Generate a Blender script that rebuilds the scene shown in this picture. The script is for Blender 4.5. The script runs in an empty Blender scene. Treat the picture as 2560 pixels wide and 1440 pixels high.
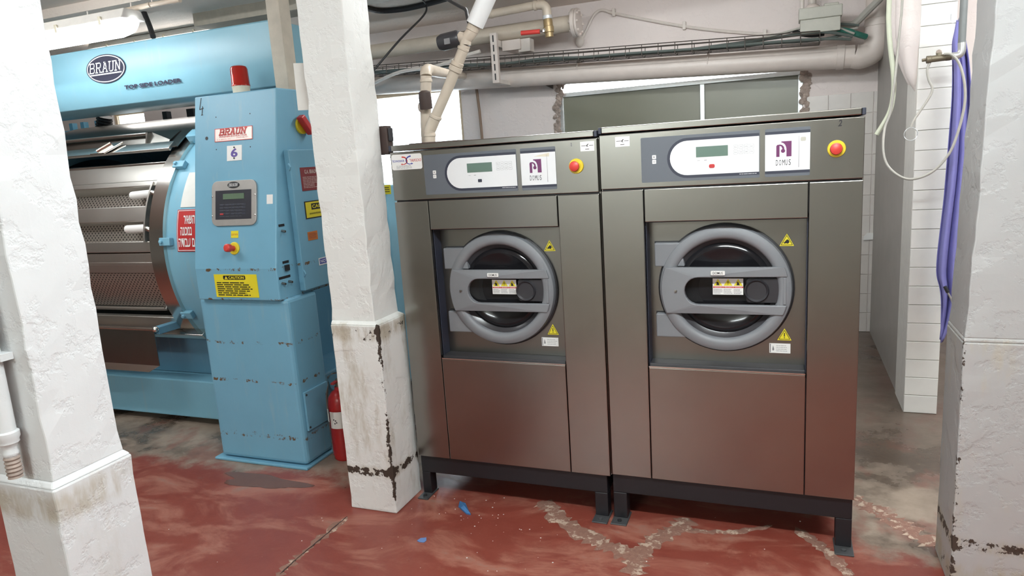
import bpy, bmesh, math, random
from mathutils import Vector, Matrix
random.seed(7)
sc = bpy.context.scene
COL = sc.collection

# ------------------------------------------------------------------ camera, world, exposure
FPX = 1737.0
CAM = Vector((0.0, 0.0, 1.504))
def _basis(pitch, roll, yaw):
    r = Vector((1, 0, 0)); f = Vector((0, math.cos(pitch), -math.sin(pitch))); u = Vector((0, math.sin(pitch), math.cos(pitch)))
    cr, sr = math.cos(roll), math.sin(roll)
    M = Matrix.Rotation(-yaw, 3, 'Z')
    return M @ (r*cr + u*sr), M @ (u*cr - r*sr), M @ f
CR, CU, CF = _basis(.187, -.065, -.381)
cd = bpy.data.cameras.new('camera'); cam = bpy.data.objects.new('camera', cd); COL.objects.link(cam)
cd.sensor_fit = 'HORIZONTAL'; cd.sensor_width = 36; cd.lens = FPX*36/2560; cd.clip_start = .05; cd.clip_end = 200
m3 = Matrix((CR, CU, -CF)).transposed()
cam.matrix_world = Matrix.Translation(CAM) @ m3.to_4x4()
sc.camera = cam

w = bpy.data.worlds.new('sky'); sc.world = w; w.use_nodes = True
bg = w.node_tree.nodes['Background']; bg.inputs[0].default_value = (.86, .93, 1, 1); bg.inputs[1].default_value = 5.0
vs = sc.view_settings
vs.view_transform = 'Standard'; vs.look = 'None'; vs.gamma = 1.0; vs.use_curve_mapping = False; vs.exposure = 0.80
TUBE = 34.0            # radiance of the fluorescent tubes' diffusers
TUBE_SEEN = 9.0

# measuring helpers: a point of the photograph (2560x1440) on a known plane of the room
def ray(u, v): return CF + CR*((u-1280)/FPX) - CU*((v-720)/FPX)
def onY(u, v, y): d = ray(u, v); return CAM + d*((y-CAM.y)/d.y)
def onX(u, v, x): d = ray(u, v); return CAM + d*((x-CAM.x)/d.x)
def onZ(u, v, z=0.0): d = ray(u, v); return CAM + d*((z-CAM.z)/d.z)
def hit(u, v, p, n): d = ray(u, v); return CAM + d*((p-CAM).dot(n)/d.dot(n))

# ------------------------------------------------------------------ materials
def nodes_of(name):
    m = bpy.data.materials.new(name); m.use_nodes = True
    nt = m.node_tree; b = nt.nodes['Principled BSDF']
    return m, nt, b
def setc(b, c, r, met=0.0, spec=None):
    b.inputs['Base Color'].default_value = (*c, 1); b.inputs['Roughness'].default_value = r; b.inputs['Metallic'].default_value = met
    if spec is not None: b.inputs['Specular IOR Level'].default_value = spec
def N(nt, t, **k):
    n = nt.nodes.new(t)
    for a, v in k.items(): setattr(n, a, v)
    return n
def noise(nt, scale, detail=4, rough=.55, vec=None, dist=0):
    n = N(nt, 'ShaderNodeTexNoise'); n.inputs['Scale'].default_value = scale; n.inputs['Detail'].default_value = detail
    n.inputs['Roughness'].default_value = rough; n.inputs['Distortion'].default_value = dist
    if vec is not None: nt.links.new(vec, n.inputs['Vector'])
    return n.outputs['Fac']
def mth(nt, op, a, b=None, c=None, clamp=False):
    n = N(nt, 'ShaderNodeMath', operation=op); n.use_clamp = clamp
    for i, x in enumerate((a, b, c)):
        if x is None: continue
        if isinstance(x, (int, float)): n.inputs[i].default_value = x
        else: nt.links.new(x, n.inputs[i])
    return n.outputs[0]
def sstep(nt, x, a, b):
    n = N(nt, 'ShaderNodeMapRange', interpolation_type='SMOOTHSTEP'); nt.links.new(x, n.inputs[0])
    n.inputs[1].default_value = a; n.inputs[2].default_value = b
    return n.outputs[0]
def mixc(nt, f, a, b):
    n = N(nt, 'ShaderNodeMix', data_type='RGBA')
    if isinstance(f, (int, float)): n.inputs[0].default_value = f
    else: nt.links.new(f, n.inputs[0])
    for i, x in ((6, a), (7, b)):
        if isinstance(x, tuple): n.inputs[i].default_value = (*x, 1)
        else: nt.links.new(x, n.inputs[i])
    return n.outputs[2]
def objco(nt):
    t = N(nt, 'ShaderNodeTexCoord'); return t.outputs['Object']
def geopos(nt):
    return N(nt, 'ShaderNodeNewGeometry').outputs['Position']
def sep(nt, v):
    s = N(nt, 'ShaderNodeSeparateXYZ'); nt.links.new(v, s.inputs[0]); return s.outputs
def scaled(nt, v, s):
    n = N(nt, 'ShaderNodeMapping'); nt.links.new(v, n.inputs[0]); n.inputs['Scale'].default_value = s; return n.outputs[0]
def bump(nt, b, h, strength=.3, dist=.01):
    n = N(nt, 'ShaderNodeBump'); n.inputs['Strength'].default_value = strength; n.inputs['Distance'].default_value = dist
    nt.links.new(h, n.inputs['Height']); nt.links.new(n.outputs[0], b.inputs['Normal'])

def plain(name, c, r=.5, met=0.0, var=.12, vs_=18, spec=None):
    """paint or plastic with a faint mottling"""
    m, nt, b = nodes_of(name); setc(b, c, r, met, spec)
    f = noise(nt, vs_, 3, .6, objco(nt))
    d = tuple(x*(1-var) for x in c); l = tuple(min(1, x*(1+var)) for x in c)
    nt.links.new(mixc(nt, f, d, l), b.inputs['Base Color'])
    return m

def steel(name, c=(.56, .53, .48), rough=.3, grain=(3, 3, 260), bumps=.02):
    m, nt, b = nodes_of(name); setc(b, c, rough, 1.0)
    v = scaled(nt, objco(nt), grain); f = noise(nt, 1.0, 3, .6, v)
    f2 = noise(nt, 3.0, 4, .6, objco(nt))
    nt.links.new(mth(nt, 'MULTIPLY_ADD', f2, .10, rough-.05), b.inputs['Roughness'])
    nt.links.new(mixc(nt, f2, tuple(x*.9 for x in c), tuple(min(1, x*1.06) for x in c)), b.inputs['Base Color'])
    if bumps: bump(nt, b, f, bumps, .002)
    return m

def chipped(name, corner=None, bands=(), cs=.36, ztop=.86, base=(.72, .74, .735), chip=(.055, .04, .03), dens=0.0, grime=.5, rough=.55):
    """thick white paint on plaster, pitted, with chips along a worn corner and at worn bands"""
    m, nt, b = nodes_of(name); setc(b, base, rough)
    P = geopos(nt); x, y, z = sep(nt, P)
    n1 = noise(nt, 34, 6, .68, P); n2 = noise(nt, 5, 4, .6, P); n3 = noise(nt, 9, 5, .7, scaled(nt, P, (1, 1, .3)))
    low = sstep(nt, z, ztop+.01, ztop-.01)
    thr = mth(nt, 'MULTIPLY_ADD', low, -.045-dens, .80)
    if corner:
        dx = mth(nt, 'SUBTRACT', x, corner[0]); dy = mth(nt, 'SUBTRACT', y, corner[1])
        d = mth(nt, 'SQRT', mth(nt, 'ADD', mth(nt, 'MULTIPLY', dx, dx), mth(nt, 'MULTIPLY', dy, dy)))
        e = mth(nt, 'MULTIPLY', sstep(nt, d, .03, .0), low)
        e = mth(nt, 'MULTIPLY', e, sstep(nt, n3, .30, .55))
        thr = mth(nt, 'MULTIPLY_ADD', e, -cs, thr)
    grimef = None
    for zb, hw, amt in bands:
        q = mth(nt, 'ABSOLUTE', mth(nt, 'SUBTRACT', z, zb)); q = sstep(nt, q, hw, hw*.3)
        thr = mth(nt, 'MULTIPLY_ADD', q, -amt, thr)
        grimef = q if grimef is None else mth(nt, 'MAXIMUM', grimef, q)
    mask = sstep(nt, mth(nt, 'SUBTRACT', n1, thr), -.015, .02)
    g = mth(nt, 'MULTIPLY', mth(nt, 'MULTIPLY', sstep(nt, n3, .5, .75), low), grime)
    c = mixc(nt, mth(nt, 'MULTIPLY', n2, .35), base, tuple(q*.86 for q in base))
    c = mixc(nt, g, c, (.45, .41, .32))
    if grimef is not None: c = mixc(nt, mth(nt, 'MULTIPLY', grimef, mth(nt, 'MULTIPLY', sstep(nt, n3, .4, .6), .6)), c, (.36, .30, .19))
    c = mixc(nt, mask, c, chip)
    nt.links.new(c, b.inputs['Base Color'])
    nb = noise(nt, 55, 4, .6, P); nb2 = noise(nt, 12, 5, .65, P)
    pit = sstep(nt, nb2, .62, .5)
    h = mth(nt, 'ADD', mth(nt, 'MULTIPLY', nb, .25), mth(nt, 'MULTIPLY_ADD', mask, -1.0, pit))
    bump(nt, b, h, .28, .006)
    return m

def bluepaint(name, c=(.16, .37, .50), seams=(), rough=.32, rust=.0):
    m, nt, b = nodes_of(name); setc(b, c, rough)
    P = geopos(nt); x, y, z = sep(nt, P)
    n1 = noise(nt, 3, 4, .6, P); n2 = noise(nt, 26, 6, .7, P); n3 = noise(nt, 7, 5, .7, scaled(nt, P, (3, 3, .35)))
    col = mixc(nt, n1, tuple(q*.88 for q in c), tuple(min(1, q*1.1) for q in c))
    col = mixc(nt, mth(nt, 'MULTIPLY', sstep(nt, n3, .55, .75), .35), col, (.30, .42, .44))
    thr = .80-rust
    mask = None
    t = thr
    for zb, hw in seams:
        q = sstep(nt, mth(nt, 'ABSOLUTE', mth(nt, 'SUBTRACT', z, zb)), hw, hw*.25)
        t = mth(nt, 'MULTIPLY_ADD', q, -.235, t)
    mask = sstep(nt, mth(nt, 'SUBTRACT', n2, t), -.02, .05)
    col = mixc(nt, mask, col, (.12, .075, .035))
    nt.links.new(col, b.inputs['Base Color'])
    nt.links.new(mth(nt, 'MULTIPLY_ADD', n1, .15, rough), b.inputs['Roughness'])
    bump(nt, b, n3, .06, .01)
    return m

def floor_mat():
    m, nt, b = nodes_of('floor_paint')
    P = geopos(nt); x, y, z = sep(nt, P)
    a = noise(nt, 1.6, 6, .62, P); f = noise(nt, 9, 6, .7, P); g = noise(nt, 42, 4, .65, P)
    st = noise(nt, 2.4, 6, .68, scaled(nt, P, (1.0, 2.2, 1)), .6)
    red = mixc(nt, f, (.175, .030, .020), (.275, .070, .048))
    red = mixc(nt, sstep(nt, st, .46, .66), red, (.34, .135, .095))
    red = mixc(nt, sstep(nt, st, .60, .76), red, (.25, .17, .14))
    red = mixc(nt, sstep(nt, g, .66, .76), red, (.36, .20, .15))
    conc = mixc(nt, f, (.15, .115, .085), (.42, .33, .26))
    conc = mixc(nt, sstep(nt, a, .46, .58), conc, (.10, .072, .052))
    conc = mixc(nt, sstep(nt, st, .60, .68), conc, (.34, .27, .22))
    conc = mixc(nt, mth(nt, 'MULTIPLY', sstep(nt, noise(nt, 3.1, 5, .6, scaled(nt, P, (1.3, 1, 1))), .5, .62), .55), conc, (.22, .075, .055))
    dirt = mth(nt, 'MULTIPLY', sstep(nt, mth(nt, 'ADD', y, mth(nt, 'MULTIPLY', mth(nt, 'SUBTRACT', a, .5), 1.6)), 2.9, 3.9), .75)
    conc = mixc(nt, dirt, conc, mixc(nt, g, (.045, .031, .023), (.10, .072, .054)))
    mid = mth(nt, 'MULTIPLY', sstep(nt, x, -1.75, -1.45), sstep(nt, x, .32, .12))
    yb = mth(nt, 'MULTIPLY_ADD', mid, .32, 2.56)
    edge = mth(nt, 'ADD', mth(nt, 'SUBTRACT', y, yb), mth(nt, 'MULTIPLY', mth(nt, 'SUBTRACT', a, .5), .8))
    edge = mth(nt, 'ADD', edge, mth(nt, 'MULTIPLY', mth(nt, 'SUBTRACT', f, .5), .35))
    back = mth(nt, 'ADD', mth(nt, 'SUBTRACT', .25, y), mth(nt, 'MULTIPLY', mth(nt, 'SUBTRACT', a, .5), 1.2))  # unseen bare floor behind the camera, added for its grey reflection
    edge = mth(nt, 'MAXIMUM', edge, back)
    mk = sstep(nt, edge, -.06, .10)
    col = mixc(nt, mk, red, conc)
    nt.links.new(col, b.inputs['Base Color'])
    rg = mth(nt, 'MULTIPLY_ADD', st, .42, .16)
    wet = mth(nt, 'MULTIPLY', sstep(nt, a, .50, .60), mk)
    rg = mth(nt, 'SUBTRACT', rg, mth(nt, 'MULTIPLY', wet, .22))
    nt.links.new(mth(nt, 'MAXIMUM', rg, .08), b.inputs['Roughness'])
    h = mth(nt, 'ADD', mth(nt, 'MULTIPLY', f, .6), mth(nt, 'MULTIPLY', g, .3))
    bump(nt, b, h, .18, .008)
    return m

def perforated(name):
    """stainless sheet with staggered round holes, in sheet coordinates (metres)"""
    m, nt, b = nodes_of(name)
    uv = N(nt, 'ShaderNodeUVMap').outputs[0]; s = sep(nt, uv)
    def dots(ox, oy):
        fx = mth(nt, 'SUBTRACT', mth(nt, 'FRACT', mth(nt, 'ADD', mth(nt, 'MULTIPLY', s[0], 1/.028), ox)), .5)
        fy = mth(nt, 'SUBTRACT', mth(nt, 'FRACT', mth(nt, 'ADD', mth(nt, 'MULTIPLY', s[1], 1/.028), oy)), .5)
        return mth(nt, 'SQRT', mth(nt, 'ADD', mth(nt, 'MULTIPLY', fx, fx), mth(nt, 'MULTIPLY', fy, fy)))
    d = mth(nt, 'MINIMUM', dots(0, 0), dots(.5, .5))
    hole = sstep(nt, d, .22, .16)
    nt.links.new(mixc(nt, hole, (.62, .58, .53), (.02, .017, .015)), b.inputs['Base Color'])
    nt.links.new(mth(nt, 'SUBTRACT', 1.0, hole), b.inputs['Metallic'])
    b.inputs['Roughness'].default_value = .45
    bump(nt, b, hole, -.4, .004)
    return m

def emit(name, c, s):
    m, nt, b = nodes_of(name); setc(b, c, .4)
    b.inputs['Emission Color'].default_value = (*c, 1); b.inputs['Emission Strength'].default_value = s
    return m
def glassy(name, c=(.9, .95, .95), rough=.03, trans=1.0, ior=1.45):
    m, nt, b = nodes_of(name); setc(b, c, rough); b.inputs['Transmission Weight'].default_value = trans; b.inputs['IOR'].default_value = ior
    return m

def crack_mat():
    m, nt, b = nodes_of('mortar_filler'); setc(b, (.25, .15, .11), .8)
    P = geopos(nt); a = noise(nt, 22, 6, .7, P); c = noise(nt, 70, 3, .6, P)
    col = mixc(nt, c, (.17, .075, .055), (.30, .17, .125)); col = mixc(nt, sstep(nt, a, .52, .60), col, (.46, .35, .27))
    nt.links.new(col, b.inputs['Base Color']); bump(nt, b, a, .5, .006)
    return m

M = {}
M['steel'] = steel('brushed_steel', (.31, .305, .285), .24, (2, 2, 90), 0)
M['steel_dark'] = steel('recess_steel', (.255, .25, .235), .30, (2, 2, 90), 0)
M['steel_bright'] = steel('bright_steel', (.72, .70, .66), .2, (120, 3, 3), .05)
M['drumsteel'] = steel('drum_steel', (.66, .64, .60), .40, (3, 60, 60), .06)
M['perf'] = perforated('perforated_sheet')
M['white_pillar_near'] = chipped('pillar_paint_near', (-1.49, .94), [(.80, .05, .04)], cs=.16, base=(.69, .71, .715), dens=-.005, grime=.3)
M['white_pillar_mid'] = chipped('pillar_paint_mid', (-1.572, 2.40), [(.81, .05, .13), (.185, .035, .26)], base=(.80, .82, .795), dens=.012, grime=.8)
M['white_pillar_right_shaded'] = chipped('pillar_paint_right_shaded', (.518, 2.44), [(.165, .035, .25), (.05, .06, .14)], cs=.24, base=(.43, .435, .43), dens=.0, grime=.7)  # base greyed to paint in the weaker light on this pillar
M['plaster'] = chipped('wall_plaster', None, [], ztop=-1, base=(.78, .70, .67), rough=.75)
M['ceil'] = chipped('ceiling_plaster', None, [], ztop=-1, base=(.88, .78, .70), rough=.8)
M['wallpaint'] = plain('wall_paint', (.36, .34, .32), .7)
M['wall_bounce'] = plain('pale_green_bounce_paint', (.68, .675, .61), .7)  # kept pale so the unseen front wall brightens the steel's reflections
M['tile'] = plain('glazed_tile', (.70, .66, .62), .25, vs_=6)
M['tile_white'] = plain('white_glazed_tile', (.84, .82, .78), .25, vs_=6)
M['grout'] = plain('grout', (.66, .64, .60), .85)
M['partition'] = plain('partition_board', (.34, .32, .295), .45, var=.15, vs_=5)
M['floor'] = floor_mat()
M['mortar'] = crack_mat()
M['crackdark'] = plain('open_crack', (.05, .03, .025), .9)
M['blue'] = bluepaint('machine_blue', (.20, .44, .57), rust=.02)
M['hoodblue'] = bluepaint('hood_blue', (.215, .43, .53), rust=.0, rough=.28)
M['cabblue'] = bluepaint('cabinet_blue', (.165, .385, .525), seams=[(.66, .02), (.455, .018), (1.04, .016), (.16, .03), (.89, .012)], rust=.03)
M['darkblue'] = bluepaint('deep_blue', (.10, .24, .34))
M['grey_plastic'] = plain('grey_plastic', (.19, .20, .215), .5, var=.05)
M['dark_plastic'] = plain('dark_plastic', (.03, .03, .035), .4)
M['fascia_grey'] = plain('fascia_grey', (.115, .13, .15), .45, var=.04)
M['fascia_navy'] = plain('fascia_navy', (.03, .035, .055), .45, var=.04)
M['white_film'] = plain('white_film', (.72, .74, .75), .4, var=.03)
M['lcd'] = plain('lcd_green', (.12, .19, .155), .25, var=.05)
M['lcd_old'] = plain('old_lcd', (.11, .17, .11), .3, var=.15)
M['red'] = plain('red_plastic', (.62, .055, .045), .4, var=.06)
M['yellow'] = plain('yellow_plastic', (.74, .58, .03), .45, var=.06)
M['warn'] = plain('warning_yellow', (.74, .64, .03), .4, var=.06)
M['ink'] = plain('black_ink', (.012, .012, .014), .5)
M['inkgrey'] = plain('grey_ink', (.20, .20, .21), .5)
M['white'] = plain('label_white', (.78, .78, .76), .5, var=.04)
M['redsign'] = plain('sign_red', (.48, .035, .035), .4, var=.06)
M['maroon'] = plain('plate_maroon', (.22, .03, .035), .4)
M['orange'] = plain('plate_orange', (.55, .17, .03), .4)
M['purple_logo'] = plain('logo_purple', (.145, .03, .115), .4, var=.04)
M['violet'] = plain('number_violet', (.10, .06, .30), .4)
M['logo_blue'] = plain('logo_blue', (.05, .07, .36), .4)
M['logo_red'] = plain('logo_red', (.55, .06, .05), .4)
M['plate_alu'] = plain('plate_alu', (.66, .58, .54), .4, .4)
M['bezel'] = plain('bezel_grey', (.42, .41, .39), .4, .5)
M['keypad'] = plain('keypad_black', (.028, .030, .040), .35)
M['navy_oval'] = plain('oval_navy', (.03, .03, .055), .6, spec=.2)
M['silver'] = plain('silver_print', (.62, .63, .64), .35, .3)
M['black_steel'] = plain('black_painted_steel', (.012, .012, .015), .42)
M['footsteel'] = plain('worn_foot_steel', (.10, .105, .11), .45, .5)
M['rubber'] = plain('black_rubber', (.018, .018, .02), .55)
M['brownrubber'] = plain('brown_cap', (.055, .035, .03), .5)
M['pvc'] = plain('beige_pvc', (.56, .48, .39), .4, var=.14, vs_=12)
M['pvc_pink'] = plain('painted_pipe', (.66, .58, .53), .4, var=.1, vs_=9)
M['pvc_white'] = plain('white_pvc', (.82, .83, .83), .3, var=.03)
M['hose_green'] = plain('pale_hose', (.52, .54, .42), .45, var=.1)
M['cable_grey'] = plain('grey_cable', (.42, .40, .36), .5)
M['cable_dark'] = plain('dark_green_cable', (.10, .12, .11), .5)
M['wire'] = plain('tray_wire', (.10, .085, .075), .5, .6)
M['conduit'] = plain('conduit', (.68, .62, .57), .5)
M['brass'] = plain('brass', (.40, .29, .15), .4, .5)
M['oldbrass'] = plain('tarnished_brass', (.20, .17, .12), .5, .6)
M['galv'] = plain('galvanised', (.55, .55, .54), .4, .7, var=.2)
M['alu'] = plain('aluminium_frame', (.62, .64, .64), .35, .7)
M['olive'] = plain('olive_pane', (.20, .20, .15), .3, var=.1, vs_=2)
M['rubble'] = plain('broken_plaster', (.36, .29, .25), .9, var=.6, vs_=30)
M['jboxbeige'] = plain('junction_beige', (.46, .45, .39), .5, var=.12)
M['green'] = plain('green_strap', (.03, .16, .12), .5)
M['cloth'] = plain('purple_cloth', (.22, .21, .50), .85, var=.15, vs_=7)
M['blue_cloth'] = plain('blue_edge', (.05, .20, .40), .8)
M['greypipe'] = plain('grey_pipe', (.20, .21, .21), .45)
M['exting'] = plain('extinguisher_red', (.42, .018, .018), .25, var=.08)
M['plastic_film'] = glassy('clear_film', (1, 1, 1), .06, 1.0, 1.05)
M['post'] = plain('post_beige', (.48, .44, .36), .5, var=.2)
M['beam'] = plain('beam_beige', (.44, .39, .32), .6, var=.2)
M['beacon_red'] = glassy('beacon_red', (.62, .03, .02), .12, .55)
M['cream'] = plain('cream_plastic', (.66, .62, .50), .4)
M['paper'] = plain('paper', (.72, .72, .68), .8, var=.08)
M['bluepaper'] = plain('blue_scrap', (.05, .17, .38), .5, var=.4)
M['palepaper'] = plain('pale_blue_scrap', (.13, .23, .48), .6)
M['glass_dark'] = plain('door_glass', (.012, .012, .014), .12, spec=.35)
M['glass_inner'] = plain('door_inner', (.045, .045, .05), .25)
M['woodbrown'] = plain('brown_rod', (.25, .17, .12), .6)
M['wframe'] = plain('window_frame_cream', (.70, .55, .38), .5)
M['fixture'] = plain('fixture_housing', (.70, .68, .64), .4)
M['tube'] = emit('tube_diffuser', (.90, .98, 1), TUBE)
M['tube_added_right'] = emit('added_diffuser_right', (.90, .98, 1), TUBE*1.4)
M['tube_added_rear'] = emit('added_diffuser_rear', (.95, .99, 1), TUBE*.68)
M['tube_front'] = emit('tube_diffuser_front', (.90, .98, 1), TUBE*1.9)
M['tube_added_far'] = emit('added_diffuser_far', (1, .97, .93), TUBE*.22)
M['tube_seen'] = emit('tube_diffuser_low', (.95, .99, 1), TUBE_SEEN)
M['glass'] = glassy('window_glass')

# ------------------------------------------------------------------ mesh building
def tag(o, label=None, cat=None, group=None, kind=None):
    if label: o['label'] = label
    if cat: o['category'] = cat
    if group: o['group'] = group
    if kind: o['kind'] = kind
    return o
def thing(name, label, cat, loc, group=None, kind=None):
    o = bpy.data.objects.new(name, None); COL.objects.link(o); o.location = loc; o.empty_display_size = .1
    return tag(o, label, cat, group, kind)
def adopt(o, parent):
    if parent is not None:
        o.parent = parent
        w = Matrix.Identity(4); p = parent
        while p is not None: w = Matrix.Translation(p.location) @ w; p = p.parent
        # every object here is unrotated, so parents only translate
        o.location = -w.translation
    return o
def orth(d):
    d = Vector(d).normalized(); a = Vector((0, 0, 1)) if abs(d.z) < .9 else Vector((1, 0, 0))
    x = d.cross(a).normalized(); return x, d.cross(x).normalized()
def smooth_path(pts, n=6):
    P = [Vector(p) for p in pts]
    if len(P) < 3: return P
    out = []
    for i in range(len(P)-1):
        p0 = P[max(i-1, 0)]; p1 = P[i]; p2 = P[i+1]; p3 = P[min(i+2, len(P)-1)]
        for k in range(n):
            t = k/n
            out.append(.5*((2*p1)+(p2-p0)*t+(2*p0-5*p1+4*p2-p3)*t*t+(3*p1-p0-3*p2+p3)*t**3))
    out.append(P[-1]); return out

class MB:
    def __init__(s): s.v = []; s.f = []; s.uv = {}
    def add(s, vs, fs):
        k = len(s.v); s.v += [tuple(p) for p in vs]; s.f += [tuple(i+k for i in f) for f in fs]; return k
    def box(s, x0, x1, y0, y1, z0, z1):
        s.add([(x0, y0, z0), (x1, y0, z0), (x1, y1, z0), (x0, y1, z0), (x0, y0, z1), (x1, y0, z1), (x1, y1, z1), (x0, y1, z1)],
              [(0, 3, 2, 1), (4, 5, 6, 7), (0, 1, 5, 4), (1, 2, 6, 5), (2, 3, 7, 6), (3, 0, 4, 7)]); return s
    def hexa(s, a, b):
        """two matching quads joined to a solid"""
        s.add(list(a)+list(b), [(3, 2, 1, 0), (4, 5, 6, 7), (0, 1, 5, 4), (1, 2, 6, 5), (2, 3, 7, 6), (3, 0, 4, 7)]); return s
    def prism(s, poly, d):
        """extrude a closed 3D polygon by vector d"""
        n = len(poly); P = [Vector(p) for p in poly]; d = Vector(d)
        s.add(P+[p+d for p in P], [tuple(range(n-1, -1, -1)), tuple(range(n, 2*n))]+[(i, (i+1) % n, n+(i+1) % n, n+i) for i in range(n)]); return s
    def cyl(s, a, b, r, n=16, r2=None, cap=True):
        a = Vector(a); b = Vector(b); r2 = r if r2 is None else r2
        x, y = orth(b-a); vs = []
        for p, q in ((a, r), (b, r2)):
            vs += [p+(x*math.cos(2*math.pi*i/n)+y*math.sin(2*math.pi*i/n))*q for i in range(n)]
        fs = [(i, (i+1) % n, n+(i+1) % n, n+i) for i in range(n)]
        if cap: fs += [tuple(range(n-1, -1, -1)), tuple(range(n, 2*n))]
        s.add(vs, fs); return s
    def tube(s, pts, r, n=10, sm=0, cap=True):
        P = smooth_path(pts, sm) if sm else [Vector(p) for p in pts]
        R = r if callable(r) else (lambda t: r)
        vs = []; px = None
        for i, p in enumerate(P):
            d = (P[min(i+1, len(P)-1)]-P[max(i-1, 0)]).normalized()
            if px is None: x, y = orth(d)
            else:
                x = (px-d*px.dot(d))
                x = x.normalized() if x.length > 1e-6 else orth(d)[0]
                y = d.cross(x)
            px = x; q = R(i/max(1, len(P)-1))
            vs += [p+(x*math.cos(2*math.pi*k/n)+y*math.sin(2*math.pi*k/n))*q for k in range(n)]
        fs = []
        for i in range(len(P)-1):
            for k in range(n):
                a = i*n+k; b = i*n+(k+1) % n; fs.append((a, b, b+n, a+n))
        if cap: fs += [tuple(range(n-1, -1, -1)), tuple(range((len(P)-1)*n, len(P)*n))]
        s.add(vs, fs); return s
    def lathe(s, prof, o, ax, n=24, a0=0, a1=2*math.pi, caps=True):
        """profile of (radius, height) turned about the axis ax through o"""
        o = Vector(o); ax = Vector(ax).normalized(); x, y = orth(ax); full = abs(a1-a0-2*math.pi) < 1e-6
        m = n if full else n+1; vs = []
        for r, h in prof:
            for k in range(m):
                t = a0+(a1-a0)*k/n; vs.append(o+ax*h+(x*math.cos(t)+y*math.sin(t))*r)
        fs = []
        for i in range(len(prof)-1):
            for k in range(n):
                a = i*m+k; b = i*m+(k+1) % m; fs.append((a, b, b+m, a+m))
        if full and caps:
            if prof[0][0] > 1e-5: fs.append(tuple(range(m-1, -1, -1)))
            if prof[-1][0] > 1e-5: fs.append(tuple(range((len(prof)-1)*m, len(prof)*m)))
        s.add(vs, fs); return s
    def sphere(s, c, r, n=12, sc=(1, 1, 1)):
        c = Vector(c); prof = [(math.sin(math.pi*i/n), -math.cos(math.pi*i/n)) for i in range(n+1)]
        k = len(s.v); s.lathe([(max(a, 1e-4), b) for a, b in prof], (0, 0, 0), (0, 0, 1), n*2)
        for i in range(k, len(s.v)):
            p = s.v[i]; s.v[i] = (c.x+p[0]*r*sc[0], c.y+p[1]*r*sc[1], c.z+p[2]*r*sc[2])
        return s
    def build(s, name, mat, parent=None, smooth=False, bevel=0, seg=2, label=None):
        me = bpy.data.meshes.new(name); me.from_pydata(s.v, [], s.f); me.update()
        bm = bmesh.new(); bm.from_mesh(me); bmesh.ops.recalc_face_normals(bm, faces=bm.faces[:])
        bm.to_mesh(me); bm.free()
        me.materials.append(M[mat] if isinstance(mat, str) else mat)
        o = bpy.data.objects.new(name, me); COL.objects.link(o)
        if smooth:
            for p in me.polygons: p.use_smooth = True
            try: me.set_sharp_from_angle(angle=math.radians(38))
            except Exception: pass
        if bevel:
            b = o.modifiers.new('bevel', 'BEVEL'); b.width = bevel; b.segments = seg; b.limit_method = 'ANGLE'; b.angle_limit = math.radians(40)
        if label: o['label'] = label
        return adopt(o, parent)
def solo(o, label, cat, group=None):
    """a top-level mesh gets its origin at its base"""
    me = o.data; xs = [v.co for v in me.vertices]
    c = Vector((sum(v.x for v in xs)/len(xs), sum(v.y for v in xs)/len(xs), min(v.z for v in xs)))
    me.transform(Matrix.Translation(-c)); o.location = c
    return tag(o, label, cat, group)

class Face:
    """a flat face: a along, b up, d outwards"""
    def __init__(s, o, ex, ez):
        s.o = Vector(o); s.ex = Vector(ex).normalized(); s.ez = Vector(ez).normalized(); s.n = s.ex.cross(s.ez).normalized()
    def p(s, a, b, d=0): return s.o+s.ex*a+s.ez*b+s.n*d
    def uv(s, u, v):
        q = hit(u, v, s.o, s.n)-s.o; return q.dot(s.ex), q.dot(s.ez)
def plate(mb, F, a0, a1, b0, b1, d0=0, d1=.001):
    mb.hexa([F.p(a0, b0, d0), F.p(a1, b0, d0), F.p(a1, b1, d0), F.p(a0, b1, d0)], [F.p(a0, b0, d1), F.p(a1, b0, d1), F.p(a1, b1, d1), F.p(a0, b1, d1)]); return mb
def polyplate(mb, F, pts, d0=0, d1=.001):
    mb.prism([F.p(a, b, d0) for a, b in pts], F.n*(d1-d0)); return mb
def rrect(a0, a1, b0, b1, r, n=5, corners=(1, 1, 1, 1)):
    """rounded rectangle outline; corners bl, br, tr, tl"""
    out = []
    for (cx, cy, t0), on in zip(((a0+r, b0+r, math.pi), (a1-r, b0+r, 1.5*math.pi), (a1-r, b1-r, 0), (a0+r, b1-r, .5*math.pi)), corners):
        if on: out += [(cx+r*math.cos(t0+.5*math.pi*k/n), cy+r*math.sin(t0+.5*math.pi*k/n)) for k in range(n+1)]
        else: out.append((a0 if cx < (a0+a1)/2 else a1, b0 if cy < (b0+b1)/2 else b1))
    return out
def ellipse(ca, cb, ra, rb, n=40): return [(ca+ra*math.cos(2*math.pi*k/n), cb+rb*math.sin(2*math.pi*k/n)) for k in range(n)]
def tri(ca, b0, wd, h, r=.003): 
    return [(ca-wd/2, b0), (ca+wd/2, b0), (ca, b0+h)]
_txt = {}
def text_mesh(s, bold=0.0, shear=0.0):
    key = (s, bold, shear)
    if key not in _txt:
        cu = bpy.data.curves.new('lettering', 'FONT'); cu.body = s; cu.offset = bold; cu.shear = shear; cu.resolution_u = 3; cu.size = 1
        o = bpy.data.objects.new('lettering', cu); COL.objects.link(o)
        dg = bpy.context.evaluated_depsgraph_get(); dg.update()
        me = bpy.data.meshes.new_from_object(o.evaluated_get(dg))
        vs = [v.co.copy() for v in me.vertices]; fs = [tuple(p.vertices) for p in me.polygons]
        bpy.data.objects.remove(o); bpy.data.curves.remove(cu); bpy.data.meshes.remove(me)
        _txt[key] = (vs, fs)
    return _txt[key]
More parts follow.
